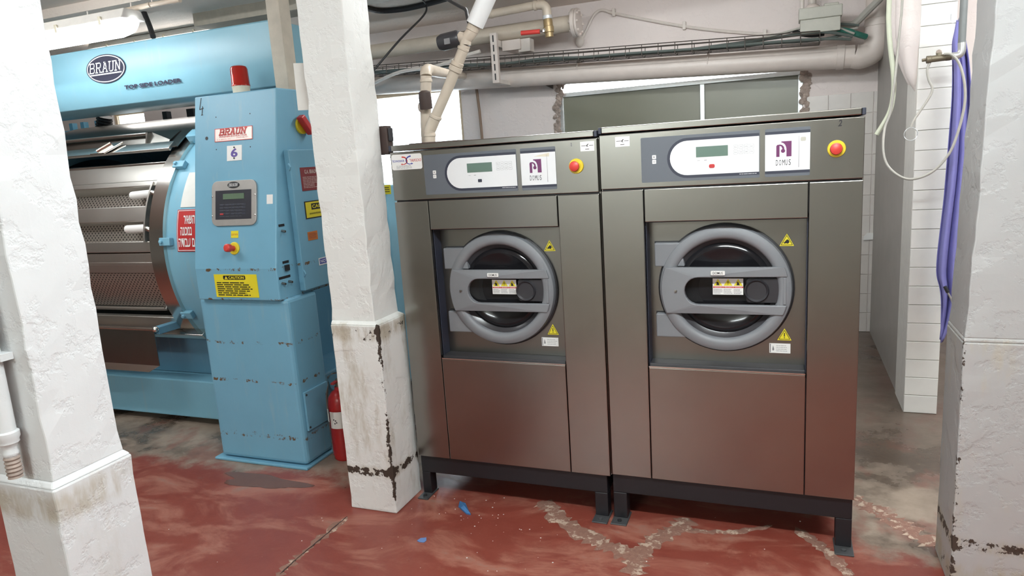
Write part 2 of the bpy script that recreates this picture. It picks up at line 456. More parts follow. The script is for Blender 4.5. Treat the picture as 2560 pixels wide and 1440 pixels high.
def lettering(mb, F, s, a0, a1, b0, b1, d=.0014, bold=0.0, shear=0.0):
    vs, fs = text_mesh(s, bold, shear)
    if not vs: return mb
    x0 = min(v.x for v in vs); x1 = max(v.x for v in vs); y0 = min(v.y for v in vs); y1 = max(v.y for v in vs)
    mb.add([F.p(a0+(v.x-x0)/(x1-x0)*(a1-a0), b0+(v.y-y0)/max(1e-6, y1-y0)*(b1-b0), d) for v in vs], fs); return mb
def lines_of_print(mb, F, a0, a1, b0, b1, n, d=.0013, fill=.45, rag=.25):
    h = (b1-b0)/n
    for i in range(n):
        e = a1-(a1-a0)*random.random()*rag; y = b0+h*i
        x = a0
        while x < e-.002:
            wd = min(e-x, (a1-a0)*random.uniform(.08, .25)); plate(mb, F, x, x+wd, y+h*(.5-fill/2), y+h*(.5+fill/2), d-.0002, d); x += wd+(a1-a0)*.025
    return mb
# slab-serif capitals from straight strokes, unit box
SLAB = {'B': [((.12, 0), (.12, 1)), ((0, 0), (.7, 0)), ((0, 1), (.66, 1)), ((.12, .52), (.7, .52)), ((.7, 1), (.82, .88)), ((.82, .88), (.82, .64)), ((.82, .64), (.7, .52)), ((.7, .52), (.88, .40)), ((.88, .40), (.88, .12)), ((.88, .12), (.7, 0))],
        'R': [((.14, 0), (.14, 1)), ((0, 0), (.34, 0)), ((0, 1), (.68, 1)), ((.68, 1), (.84, .88)), ((.84, .88), (.84, .62)), ((.84, .62), (.68, .5)), ((.14, .5), (.68, .5)), ((.52, .5), (.82, 0)), ((.72, 0), (1, 0))],
        'A': [((.14, 0), (.46, 1)), ((.54, 1), (.86, 0)), ((.28, 1), (.56, 1)), ((.26, .36), (.76, .36)), ((0, 0), (.3, 0)), ((.7, 0), (1, 0))],
        'U': [((.16, 1), (.16, .14)), ((.16, .14), (.3, 0)), ((.3, 0), (.66, 0)), ((.66, 0), (.8, .14)), ((.8, .14), (.8, 1)), ((0, 1), (.32, 1)), ((.66, 1), (.96, 1))],
        'N': [((.14, 0), (.14, 1)), ((.14, 1), (.82, 0)), ((.82, 0), (.82, 1)), ((0, 0), (.3, 0)), ((0, 1), (.2, 1)), ((.66, 1), (1, 1))]}
def slab_text(mb, F, s, a0, a1, b0, b1, t, d=.002, shear=.18):
    n = len(s); wd = (a1-a0-shear*(b1-b0))/n
    for i, ch in enumerate(s):
        for (x0, y0), (x1, y1) in SLAB[ch]:
            P = Vector((a0+wd*(i+.05+.88*x0)+shear*y0*(b1-b0), b0+(b1-b0)*y0)); Q = Vector((a0+wd*(i+.05+.88*x1)+shear*y1*(b1-b0), b0+(b1-b0)*y1))
            e = (Q-P).normalized(); q = Vector((-e.y, e.x))*t/2; P = P-e*t*.4; Q = Q+e*t*.4
            polyplate(mb, F, [(P-q).to_tuple(), (Q-q).to_tuple(), (Q+q).to_tuple(), (P+q).to_tuple()], d-.0004, d)
    return mb

# ------------------------------------------------------------------ the room
YB = 5.82; ZC = 2.69; XL, XR, YF = -8.6, 4.2, -3.6
def struct(o, label=None): return tag(o, label, None, None, 'structure')
flo = struct(MB().box(XL-.2, XR+.2, YF-.2, YB+.25, -.2, 0).build('floor', 'floor'), 'worn red painted concrete floor with bare damp patches')
ceil = struct(MB().box(XL-.2, XR+.2, YF-.2, YB+.25, ZC, ZC+.2).build('ceiling', 'ceil'), 'pale plastered ceiling')
struct(MB().box(XL-.2, XL, YF-.2, YB+.25, 0, ZC).build('wall_left', 'wallpaint'))
struct(MB().box(XR, XR+.2, YF-.2, YB+.25, 0, ZC).build('wall_right', 'wallpaint'))
struct(MB().box(XL, XR, YF-.2, YF, 0, ZC).build('wall_front', 'wall_bounce'))
# back wall with its openings (x0,x1,z0,z1)
OPEN = [(-6.98, -6.5, 1.2, 2.26), (-3.66, -2.70, 1.1, 2.15), (-1.80, .115, 1.2, 2.075)]
wb = MB(); x = XL
for a, b_, z0, z1 in OPEN:
    wb.box(x, a, YB, YB+.2, 0, ZC); wb.box(a, b_, YB, YB+.2, 0, z0); wb.box(a, b_, YB, YB+.2, z1, ZC); x = b_
wb.box(x, XR, YB, YB+.2, 0, ZC)
wall_back = struct(wb.build('wall_back', 'plaster'), 'white plastered back wall behind the machines')

# broken plaster edges round the green window
def rubble(path, wd, y, parent, seed):
    rnd = random.Random(seed); mb = MB(); n = len(path)
    P = smooth_path(path, 5)
    for i, p in enumerate(P):
        for k in range(8):
            r = wd*rnd.uniform(.12, .36); c = Vector((p.x+rnd.uniform(-.5, .5)*wd, y-rnd.uniform(0, .012), p.z+rnd.uniform(-.5, .5)*wd))
            j = len(mb.v); mb.sphere(c, r, 4, (1, .45, 1.1))
            for q in range(j, len(mb.v)):
                v = mb.v[q]; mb.v[q] = (v[0]+rnd.uniform(-.3, .3)*r, v[1], v[2]+rnd.uniform(-.3, .3)*r)
    return mb.build('broken_plaster_edge', 'rubble', parent)
rubble([onY(1402, 205, YB), onY(1398, 240, YB), onY(1392, 285, YB), onY(1395, 335, YB)], .05, YB, wall_back, 3)
rubble([onY(2008, 186, YB), onY(2018, 200, YB), onY(2010, 235, YB), onY(2012, 290, YB)], .05, YB, wall_back, 4)
rubble([onY(1405, 206, YB), onY(1450, 200, YB), onY(1520, 193, YB)], .03, YB, wall_back, 5)

# windows
def window(idx, op, mat, pane_z1=None, mull=(), label=''):
    a, b_, z0, z1 = op; zt = pane_z1 or z1
    t = thing('window_%d' % idx, label, None, (0, 0, 0), None, 'structure')
    f = .035
    for nm, bx in (('frame_rail', (a, b_, z0, z0+f)), ('frame_rail', (a, b_, zt-f, zt)), ('frame_stile', (a, a+f, z0+f, zt-f)), ('frame_stile', (b_-f, b_, z0+f, zt-f))):
        MB().box(bx[0], bx[1], YB+.03, YB+.08, bx[2], bx[3]).build(nm, 'alu' if idx == 3 else 'wframe', t, bevel=.003)
    xs = [a+f]+[q for mx in mull for q in (mx-.018, mx+.018)]+[b_-f]
    for i in range(0, len(xs), 2):
        MB().box(xs[i], xs[i+1], YB+.05, YB+.06, z0+f, zt-f).build('pane', mat, t)
    for mx in mull: MB().box(mx-.018, mx+.018, YB+.025, YB+.08, z0+f, zt-f).build('mullion', 'alu', t, bevel=.003)
    return t
window(1, OPEN[0], 'glass', label='bright window far left behind the blue machine')
window(2, OPEN[1], 'glass', label='bright window between the middle pillar and the left washer')
window(3, OPEN[2], 'olive', 2.0, (-.62,), 'window with two dull olive panes behind the right washer')

# glazed tiles on the back wall corner
def tiles(name, x0, x1, z0, z1, y, s, mat, parent, skip=.0, sx=None):
    sx = sx or s; g = .0016; me = None; rnd = random.Random(11)
    nz = int(round((z1-z0)/s)); x = x0
    cols = []
    while x < x1-.01:
        cols.append((x, min(x+sx, x1))); x += sx
    cache = {}
    for (xa, xb) in cols:
        for k in range(nz):
            key = round(xb-xa, 3)
            if key not in cache:
                o = MB().box(-(xb-xa)/2+g, (xb-xa)/2-g, -.006, .0, -s/2+g, s/2-g).build(name, mat, None, bevel=.0015, seg=1); cache[key] = o.data
            else:
                o = bpy.data.objects.new(name, cache[key]); COL.objects.link(o)
                b = o.modifiers.new('bevel', 'BEVEL'); b.width = .0015; b.segments = 1
            o.parent = parent; o.location = ((xa+xb)/2, y+rnd.uniform(-.0008, .0008), z0+s*(k+.5))
tiles('tile', .14, .62, 0, 1.8, YB, .15, 'tile', wall_back)

# partition board and tiled stub
part = struct(MB().box(.613, .655, 4.10, YB, 0, ZC).build('wall_partition', 'partition'), 'grey board partition beside the right washer')
stub = struct(MB().box(.607, .765, 4.095, 4.40, 0, ZC).build('wall_stub', 'grout'), 'white tiled stub wall at the end of the partition')
tiles('tile', .607, .765, 0, ZC, 4.095, .1, 'tile_white', stub, sx=.16)
# plastered riser bulging from the partition's upper end
MB().tube([(.568, 4.14, ZC), (.568, 4.14, 2.15), (.572, 4.14, 1.98), (.585, 4.14, 1.86), (.600, 4.14, 1.76), (.632, 4.16, 1.68)], lambda t: .064 if t < .4 else .064-.054*(t-.4)/.6, 18, 5).build('plastered_riser', 'plaster', stub, smooth=True)
MB().tube([(.545, 4.30, ZC), (.545, 4.30, 2.05), (.57, 4.30, 1.88), (.605, 4.30, 1.74)], lambda t: .042 if t < .5 else .042-.034*(t-.5)/.5, 14, 5).build('plastered_riser', 'plaster', stub, smooth=True)

# pillars
def pillar(lo, up, mat, label, zl=.86, lean=0.0):
    (x0, x1, y0, y1) = lo; (a0, a1, b0, b1) = up
    t = thing('pillar', label, None, ((x0+x1)/2, (y0+y1)/2, 0), None, 'structure')
    def gridbox(mb, X0, X1, Y0, Y1, Z0, Z1, jit, seed, taper=None):
        rnd = random.Random(seed); n = 3; nz = max(3, int((Z1-Z0)/.05)); ring = []
        for i in range(n): ring.append((i/n, 0))
        for i in range(n): ring.append((1, i/n))
        for i in range(n): ring.append((1-i/n, 1))
        for i in range(n): ring.append((0, 1-i/n))
        m = len(ring); vs = []
        for k in range(nz+1):
            z = Z0+(Z1-Z0)*k/nz
            for (a, b) in ring:
                j = jit if 0 < k < nz else 0
                edge = (a in (0, 1)) and (b in (0, 1))
                q = j*(1.6 if edge else .5)
                vs.append((X0+(X1-X0)*a+(rnd.uniform(0, q) if a == 0 else -rnd.uniform(0, q) if a == 1 else 0), Y0+(Y1-Y0)*b+(rnd.uniform(0, q) if b == 0 else -rnd.uniform(0, q) if b == 1 else 0), z))
        fs = [(k*m+i, k*m+(i+1) % m, (k+1)*m+(i+1) % m, (k+1)*m+i) for k in range(nz) for i in range(m)]
        fs += [tuple(range(m-1, -1, -1)), tuple(range(nz*m, (nz+1)*m))]
        mb.add(vs, fs); return mb
    h = hash(label) % 1000 if False else len(label)
    sh = gridbox(MB(), a0, a1, b0, b1, zl, ZC, .004, h); sh.v = [(x+lean*(z-zl), y, z) for x, y, z in sh.v]; sh.build('shaft', mat, t, bevel=.004)
    mb = gridbox(MB(), x0, x1, y0, y1, 0, zl-.012, .0015, h+1)
    mb.hexa([(x0, y0, zl-.012), (x1, y0, zl-.012), (x1, y1, zl-.012), (x0, y1, zl-.012)], [(a0, b0, zl+.002), (a1, b0, zl+.002), (a1, b1, zl+.002), (a0, b1, zl+.002)])
    mb.build('lower_casing', mat, t, bevel=.005)
    return t
pillar((-1.690, -1.490, .94, 1.142), (-1.69, -1.503, .952, 1.132), 'white_pillar_near', 'white plastered pillar nearest the camera at the left edge')
pillar((-1.808, -1.573, 2.40, 2.63), (-1.814, -1.598, 2.42, 2.615), 'white_pillar_mid', 'white pillar with chipped lower half between the blue and steel machines')
pillar((.518, .78, 2.44, 2.68), (.521, .778, 2.443, 2.677), 'white_pillar_right_shaded', 'white pillar with a worn brown foot at the right edge', lean=.026)

# floor cracks: irregular mortar ribbons lying on the floor
def ribbon(px, wd, seed, mat='mortar', name='crack_filler', hgt=.002, jag=.5):
    rnd = random.Random(seed); P = [onZ(u, v) for u, v in px]; P = smooth_path(P, 9); mb = MB(); L = []; Rr = []
    for i, p in enumerate(P):
        d = (P[min(i+1, len(P)-1)]-P[max(0, i-1)]).normalized(); n = Vector((-d.y, d.x, 0)); k = min(1, i/3, (len(P)-1-i)/3+.15)
        L.append(p+n*wd*k*rnd.uniform(1-jag, 1+jag)*.5); Rr.append(p-n*wd*k*rnd.uniform(1-jag, 1+jag)*.5)
    n = len(P); vs = [(q.x, q.y, .0002) for q in L]+[(q.x, q.y, .0002) for q in Rr]+[((a.x*.8+b.x*.2), (a.y*.8+b.y*.2), hgt*rnd.uniform(.6, 1.3)) for a, b in zip(L, Rr)]+[((a.x*.2+b.x*.8), (a.y*.2+b.y*.8), hgt*rnd.uniform(.6, 1.3)) for a, b in zip(L, Rr)]
    fs = []
    for i in range(n-1): fs += [(i, i+1, 2*n+i+1, 2*n+i), (2*n+i, 2*n+i+1, 3*n+i+1, 3*n+i), (3*n+i, 3*n+i+1, n+i+1, n+i)]
    mb.add(vs, fs); return mb.build(name, mat, flo, smooth=True)
ribbon([(690, 1445), (735, 1402), (790, 1356), (868, 1293)], .035, 1, jag=.9)
ribbon([(700, 1437), (740, 1400), (795, 1354), (868, 1292)], .006, 2, 'crackdark', 'open_crack', .0034, .5)
ribbon([(1345, 1255), (1372, 1268), (1405, 1303), (1470, 1342), (1525, 1368), (1580, 1388)], .075, 3)
ribbon([(1585, 1442), (1588, 1405), (1600, 1385), (1640, 1352), (1690, 1322), (1722, 1296)], .08, 4)
ribbon([(1712, 1327), (1780, 1330), (1850, 1328), (1930, 1314)], .03, 5)
ribbon([(1988, 1318), (2040, 1358), (2085, 1395), (2125, 1445)], .045, 6)
ribbon([(2140, 1238), (2185, 1272), (2240, 1300), (2290, 1335), (2340, 1365)], .07, 7, jag=.95)
ribbon([(2150, 1265), (2200, 1290), (2260, 1330)], .03, 8, jag=.9)

# ------------------------------------------------------------------ fluorescent fittings, most of them unseen and added for light
def fitting(x0, x1, y, z, label, mat='tube', wd=.135, axis='x'):
    t = thing('fluorescent_light', label, 'ceiling light', ((x0+x1)/2, y, z), 'fluorescent fittings of the laundry')
    n = 10
    def prof(s, half):   # cross-section half ellipses
        return [(s*wd/2*math.cos(math.pi*k/n), half*math.sin(math.pi*k/n)) for k in range(n+1)]
    secs = [(x0, .15), (x0+.015, .55), (x0+.05, .85), (x0+.12, 1), (x1-.12, 1), (x1-.05, .85), (x1-.015, .55), (x1, .15)]
    mb = MB(); vs = []
    for x, s in secs: vs += [(x, y+q[0]*s, z-q[1]*s*.9) for q in prof(1, .085)]
    m = n+1; fs = [(i*m+k, i*m+k+1, (i+1)*m+k+1, (i+1)*m+k) for i in range(len(secs)-1) for k in range(n)]
    mb.add(vs, fs); mb.build('diffuser', mat, t, smooth=True)
    mb = MB(); mb.prism([(x0+.01, y-wd/2-.008, z), (x0+.01, y+wd/2+.008, z), (x0+.01, y+wd*.36, z+.05), (x0+.01, y-wd*.36, z+.05)], (x1-x0-.02, 0, 0)); mb.build('housing', 'fixture', t, bevel=.006)
    k = x0+.25
    while k < x1-.1:
        MB().box(k-.008, k+.008, y-wd/2-.014, y-wd/2-.004, z-.02, z+.02).build('clip', 'cream', t); k += .32
    return t
fitting(-4.45, -3.085, 2.8, 2.31, 'lit fluorescent fitting hanging above the blue machine hood', 'tube_seen')
fitting(-.6, .8, .95, ZC-.055, 'fluorescent fitting on the ceiling ahead of the steel washers', 'tube_front')
fitting(-1.5, -.1, 3.75, ZC-.055, 'added unseen fluorescent fitting on the ceiling behind the steel washers', 'tube_added_rear')  # unseen fitting added to light the back wall
fitting(-4.4, -3.0, 1.5, ZC-.055, 'added unseen fluorescent fitting on the ceiling left of the camera', 'tube_added_rear')  # added out of view to light the blue machine
fitting(-5.6, -4.2, 4.6, ZC-.055, 'added unseen fluorescent fitting on the ceiling behind the blue machine', 'tube_added_far')  # hidden by the hood, added to brighten the dim rear left
fitting(-2.6, -1.2, -2.8, ZC-.055, 'added unseen fluorescent fitting on the ceiling behind the camera', 'tube_front')  # unseen, added to light the front wall that the steel reflects
fitting(1.3, 2.7, 4.7, ZC-.055, 'added unseen fluorescent fitting on the ceiling beyond the tiled stub', 'tube_added_rear')  # added out of frame, lifts the dark wall past the stub
fitting(1.0, 2.4, 2.6, ZC-.055, 'added unseen fluorescent fitting on the ceiling beyond the right pillar', 'tube_added_right')  # added out of view to brighten the stub's tiled face

# ------------------------------------------------------------------ steel washers on black stands
def stand(x0, x1, yf, yb, zt, label, leg0=.045, leg1=.055):
    t = thing('washer_stand', label, 'stand', ((x0+x1)/2, (yf+yb)/2, 0), 'black stands under the washers')
    hb = .083; s = .055
    MB().box(x0, x1, yf, yf+s, zt-hb, zt).build('front_beam', 'black_steel', t, bevel=.003)
    MB().box(x0, x1, yb-s, yb, zt-hb, zt).build('rear_beam', 'black_steel', t, bevel=.003)
    for a in (x0, x1-s): MB().box(a, a+s, yf+s, yb-s, zt-hb, zt).build('side_beam', 'black_steel', t, bevel=.003)
    for (a, b, c, dr) in ((x0, x0+leg0, yf, 1), (x1-leg1, x1, yf, -1), (x0, x0+leg0, yb-s, 1), (x1-leg1, x1, yb-s, -1)):
        l = MB().box(a, b, c, c+s, .006, zt-hb).build('leg', 'black_steel', t, bevel=.003)
        y0 = c-.055 if c == yf else c-.01
        MB().box(a-.004, b+.006, y0, c+s+.004, 0, .006).build('foot_plate', 'footsteel', l, bevel=.002)
        MB().lathe([(.009, .006), (.009, .011), (.0001, .013)], ((a+b)/2, y0+.028, 0), (0, 0, 1), 10).build('bolt', 'rubber' if dr == 1 or c != yf else 'footsteel', l)
    return t

def washer(x0, yf, zb, dz, label, unit):
    """x0 left edge, yf front plane, zb underside; dz shifts everything above"""
    t = thing('washing_machine', label, 'washing machine', (x0+.447, yf+.5, zb), 'steel front-loading washers')
    W = .893; D = .98; X = lambda a: x0+a; Z = lambda z: z+dz
    F = Face((x0, yf, dz), (1, 0, 0), (0, 0, 1)); rd = .085; G = Face((x0, yf+rd, dz), (1, 0, 0), (0, 0, 1))
    ztop = 1.552
    # shell round the door recess: back, sides, top, bottom
    mb = MB(); mb.box(X(.004), X(W-.004), yf+rd+.004, yf+D, zb, Z(ztop))
    mb.box(X(.004), X(.15), yf+.02, yf+rd+.01, zb, Z(ztop)); mb.box(X(.74), X(W-.004), yf+.02, yf+rd+.01, zb, Z(ztop))
    mb.box(X(.15), X(.74), yf+.02, yf+rd+.01, zb, Z(.64)); mb.box(X(.15), X(.74), yf+.02, yf+rd+.01, Z(1.24), Z(ztop))
    mb.build('body', 'dark_plastic', t)
    g = .0016; th = .022
    def pan(nm, a0, a1, z0, z1, mt='steel', d=0): return MB().box(X(a0)+g, X(a1)-g, yf-d, yf+th, z0+g, z1-g).build(nm, mt, t, bevel=.0022)
    fas = pan('control_fascia', 0, W, Z(1.349), Z(ztop))
    pan('side_panel', 0, .162, zb, Z(1.346)); pan('side_panel', .725, W, zb, Z(1.346))
    pan('upper_panel', .162, .725, Z(1.222), Z(1.346)); pan('kick_panel', .162, .725, zb, Z(.66))
    # outer side sheets
    MB().box(X(0), X(.0038), yf+th, yf+D, zb, Z(ztop)).build('side_sheet', 'steel', t); MB().box(X(W-.0038), X(W), yf+th, yf+D, zb, Z(ztop)).build('side_sheet', 'steel', t)
    # lid
    lid = MB().box(X(.012), X(W-.012), yf-.006, yf+D, Z(1.556), Z(1.579)).build('lid', 'steel', t, bevel=.003)
    for a in (0, W-.0115): MB().box(X(a), X(a+.0115), yf-.0055, yf+D, Z(1.5555), Z(1.5785)).build('end_cap', 'fascia_navy', lid, bevel=.002)
    # recess lining
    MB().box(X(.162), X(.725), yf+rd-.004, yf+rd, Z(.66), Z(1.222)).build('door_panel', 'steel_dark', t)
    mb = MB(); mb.box(X(.162), X(.165), yf+th, yf+rd-.004, Z(.66), Z(1.222)); mb.box(X(.722), X(.725), yf+th, yf+rd-.004, Z(.66), Z(1.222)); mb.box(X(.165), X(.722), yf+th, yf+rd-.004, Z(1.219), Z(1.222))
    mb.build('recess_lining', 'fascia_navy', t)
    MB().box(X(.165), X(.722), yf+.012, yf+rd-.004, Z(.66), Z(.673)).build('drip_sill', 'dark_plastic', t, bevel=.003)
    MB().box(X(.164), X(.723), yf+.001, yf+.010, Z(.659), Z(.6635)).build('sill_trim', 'steel_bright', t)
    # ---- door
    cx, cz = .441, .961; yr = yf+.040
    dr = thing_part('door', t)
    H = Face((x0+cx, yf+rd-.004, Z(cz)), (1, 0, 0), (0, 0, 1))
    MB().lathe([(.2445, 0), (.2445, .012), (.236, .016), (.236, 0)], H.o, (0, -1, 0), 64, caps=False).build('gasket', 'rubber', dr, smooth=True)
    MB().lathe([(.188, .0), (.188, .030), (.194, .040), (.205, .0445), (.222, .043), (.234, .036), (.2385, .022), (.2385, .004)], H.o, (0, -1, 0), 72, caps=False).build('door_ring', 'grey_plastic', dr, smooth=True)
    MB().lathe([(.188, .024), (.170, .006), (.158, .001), (.150, .001)], H.o, (0, -1, 0), 64, caps=False).build('inner_bezel', 'glass_inner', dr, smooth=True)
    MB().lathe([(.176, .004), (.165, .014), (.152, .018), (.14, .012), (.11, .0045), (.0001, .001)], H.o, (0, -1, 0), 64).build('glass', 'glass_dark', dr, smooth=True)
    for z0, z1 in ((1.047, 1.137), (.770, .862)):
        MB().prism([(X(.188), yf+rd-.004, Z(z0)), (X(.30), yf+rd-.004, Z(z0)), (X(.285), yf+rd-.004, Z(z1)), (X(.188), yf+rd-.004, Z(z1))], (0, -.032, 0)).build('hinge', 'grey_plastic', dr, bevel=.004)
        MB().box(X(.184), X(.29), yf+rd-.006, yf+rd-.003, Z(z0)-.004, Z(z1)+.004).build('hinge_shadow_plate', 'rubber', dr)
    # handle arm: bar across with a slot open towards the latch
    a0, a1, z0, z1 = .222, .651, .870, 1.046; s0, s1 = .905, 1.009
    out = []
    def arcpt(z):      # left end follows the ring, bulging past it
        return cx-math.sqrt(max(.0, .2465**2-(z-cz)**2))
    out = [(arcpt(z0+(z1-z0)*k/10)+.018, z0+(z1-z0)*k/10) for k in range(11)]
    def rightarc(z): return cx+math.sqrt(.226**2-(z-cz)**2)
    zs_t = [z1, z1-.012, z1-.024, s1]; top = [(rightarc(z), z) for z in zs_t]
    slot = [(.36+ (s1-s0)/2*math.cos(math.pi/2+math.pi*k/12)-.008, (s0+s1)/2+(s1-s0)/2*math.sin(math.pi/2+math.pi*k/12)) for k in range(13)]
    bot = [(rightarc(z), z) for z in (s0, z0+.018, z0+.009, z0)]
    outline = out+top+slot+bot
    F2 = Face((x0, yf+rd-.004, dz), (1, 0, 0), (0, 0, 1))
    # build as filled ngon (outline listed clockwise)
    mb = MB(); n = len(outline); fr = [F2.p(a, b, .058-.010*((a-.43)/.22)**2) for a, b in outline]; bk = [F2.p(a, b, .036) for a, b in outline]
    bm = bmesh.new(); vf = [bm.verts.new(p) for p in fr]; vb = [bm.verts.new(p) for p in bk]
    e = [bm.edges.new((vf[i], vf[(i+1) % n])) for i in range(n)]
    bmesh.ops.triangle_fill(bm, use_beauty=True, use_dissolve=False, edges=e)
    for i in range(n): bm.faces.new((vf[i], vf[(i+1) % n], vb[(i+1) % n], vb[i]))
    bmesh.ops.recalc_face_normals(bm, faces=bm.faces[:]); bm.verts.index_update()
    mb.add([v.co.copy() for v in bm.verts], [tuple(v.index for v in f.verts) for f in bm.faces]); bm.free()
    mb.build('handle_arm', 'grey_plastic', dr, bevel=.004)
    # latch housing and knob inside the slot
    mb = MB(); polyplate(mb, F2, rrect(.52, .648, .911, 1.003, .012), .010, .034); mb.build('latch_housing', 'dark_plastic', dr, bevel=.003)
    mb = MB(); polyplate(mb, F2, [(.646, .908), (.657, .908), (.657, 1.006), (.646, 1.006)], .01, .047); mb.build('latch_end', 'grey_plastic', dr, bevel=.002)
    MB().lathe([(.043, .030), (.043, .040), (.040, .044), (.036, .040), (.033, .037), (.0001, .036)], F2.p(.556, .957), (0, -1, 0), 32).build('latch_knob', 'dark_plastic', dr, smooth=True)
    MB().lathe([(.005, .050), (.005, .0575), (.0001, .058)], F2.p(.268, .957), (0, -1, 0), 10).build('screw', 'steel_dark', dr)
    # name tag on the arm
    tg = MB(); polyplate(tg, F2, rrect(.397, .447, 1.0185, 1.0345, .003), .056, .0595); tg = tg.build('name_tag', 'white', dr)
    lettering(MB(), F2, 'DOMUS', .404, .440, 1.022, 1.031, .0598, .01).build('lettering', 'ink', dr)
    # triple warning label
    wl = MB(); plate(wl, F2, .400, .509, .938, .9995, .0195, .0205); wl = wl.build('warning_label', 'white', dr)
    for k in range(3):
        c = .419+k*.036
        polyplate(MB(), F2, tri(c, .972, .032, .026), .0206, .0209).build('warning_triangle', 'warn', wl)
        m2 = MB()
        if k == 1: plate(m2, F2, c-.0012, c+.0012, .980, .990, .021, .0212); plate(m2, F2, c-.0012, c+.0012, .9755, .978, .021, .0212)
        else:
            polyplate(m2, F2, [(c-.006, .974), (c+.006, .974), (c+.002, .984), (c-.003, .988)], .021, .0212); plate(m2, F2, c-.008*(1-k), c+.004*k+.002, .982, .9845, .021, .0212)
        m2.build('pictogram', 'ink', wl)
        plate(MB(), F2, c-.0175, c+.0175, .9635, .9695, .0206, .0209).build('danger_strip', 'logo_red', wl)
        lettering(MB(), F2, ('DANGER', 'PELIGRO', 'DANGER')[k], c-.012, c+.014, .9648, .9682, .0212).build('lettering', 'white', wl)
        lines_of_print(MB(), F2, c-.016, c+.016, .941, .961, 4, .0211, .35).build('small_print', 'inkgrey', wl)
    # hazard triangles and label on the recess panel
    for k, (c, b0) in enumerate(((.657, 1.116), (.652, .764))):
        lb = polyplate(MB(), G, tri(c, b0, .049, .045), .004, .005).build('hazard_label', 'warn', t)
        m2 = MB(); q = .0036
        for p0, p1 in (((c-.019, b0+.004), (c+.019, b0+.004)), ((c+.019, b0+.004), (c, b0+.038)), ((c, b0+.038), (c-.019, b0+.004))):
            P = Vector(p0); Q = Vector(p1); e = (Q-P).normalized(); nn = Vector((-e.y, e.x))*.0009
            polyplate(m2, G, [(P-nn).to_tuple(), (Q-nn).to_tuple(), (Q+nn).to_tuple(), (P+nn).to_tuple()], .005, .0053)
        if k == 1: plate(m2, G, c-.0017, c+.0017, b0+.014, b0+.028, .005, .0053); plate(m2, G, c-.0017, c+.0017, b0+.008, b0+.0115, .005, .0053)
        else:
            polyplate(m2, G, [(c-.010, b0+.008), (c-.002, b0+.010), (c+.004, b0+.008), (c+.009, b0+.014), (c+.007, b0+.021), (c+.001, b0+.024), (c-.004, b0+.019), (c-.008, b0+.014)], .005, .0053)
            plate(m2, G, c-.013, c-.004, b0+.012, b0+.0135, .0053, .0055)
        m2.build('pictogram', 'ink', lb)
    lb = plate(MB(), G, .600, .673, .714, .751, .004, .005).build('instruction_label', 'white', t)
    m2 = lines_of_print(MB(), G, .624, .669, .719, .746, 4, .0053, .22); plate(m2, G, .602, .605, .716, .749, .005, .0053)
    polyplate(m2, G, [(.613, .722), (.617, .727), (.613, .744), (.610, .727)], .005, .0053); m2.build('small_print', 'inkgrey', lb)
    # ---- control fascia contents
    def up(nm, pts, mt, d0, d1, par): return polyplate(MB(), F, pts, d0, d1).build(nm, mt, par)
    cp = up('control_panel', rrect(.157, .567, 1.369, 1.531, .004), 'fascia_grey', 0, .0012, t)
    wpts = [(.565, 1.389), (.565, 1.5105)]+[(.3225-.0615*math.sin(math.pi*k/16), 1.44975+.06075*math.cos(math.pi*k/16)) for k in range(17)]
    npts = [(.5655, 1.379), (.5655, 1.5205)]+[(.3225-.0715*math.sin(math.pi*k/16), 1.44975+.07075*math.cos(math.pi*k/16)) for k in range(17)]
    up('panel_border', npts[::-1], 'fascia_navy', .0012, .0016, cp); up('panel_film', wpts[::-1], 'white_film', .0016, .0021, cp)
    up('display', rrect(.353, .462, 1.450, 1.4865, .001), 'lcd', .0021, .0027, cp)
    caps = ['Esc', '\u2227', 'Info', 'Start', 'Enter', '\u2228', '\u003e', 'Stop']
    for r in range(2):
        for c in range(4):
            a = .481+c*.0175; b = 1.4715-r*.0178
            k = up('key', rrect(a, a+.0142, b-.0005, b+.0135, .0025), 'inkgrey', .0021, .0023, cp); up('key_face', rrect(a+.0005, a+.0137, b, b+.013, .0024), 'white_film', .0023, .0026, k)
            lettering(MB(), F, caps[r*4+c], a+.0028, a+.0114, b+.0042, b+.0088, .0028).build('lettering', 'inkgrey', k)
    for b, s in ((1.4525, 'I'), (1.4355, 'O')):
        k = up('power_key', rrect(.1975, .2115, b, b+.0145, .002), 'white', .0012, .003, cp)
        lettering(MB(), F, s, .2030 if s == 'I' else .2015, .2055 if s == 'I' else .2075, b+.004, b+.0105, .0033).build('lettering', 'ink', k)
    m2 = MB(); plate(m2, F, .357, .366, 1.4383, 1.4393, .0021, .0024); plate(m2, F, .381, .390, 1.438, 1.4397, .0021, .0024); m2.build('small_print', 'inkgrey', cp)
    lines_of_print(MB(), F, .50, .557, 1.3812, 1.3862, 1, .0019, .4, 0).build('small_print', 'silver', cp)
    if unit == 1: up('card_port', rrect(.398, .4145, 1.4105, 1.4225, .002), 'fascia_navy', .0021, .0034, cp)
    else: up('card_port', rrect(.3975, .417, 1.4105, 1.4235, .005), 'redsign', .0021, .0040, cp)
    lp = up('logo_panel', rrect(.584, .7275, 1.369, 1.531, .004), 'fascia_grey', 0, .0012, t)
    up('panel_border', [(.5845, 1.379), (.727, 1.379), (.727, 1.521), (.5845, 1.521)], 'fascia_navy', .0012, .0016, lp)
    up('panel_film', [(.5845, 1.3885), (.727, 1.3885), (.727, 1.5115), (.5845, 1.5115)], 'white_film', .0016, .0021, lp)
    # emblem: dark square arch with a curl
    m2 = MB(); A0, A1, B0, B1 = .6205, .669, 1.4355, 1.487
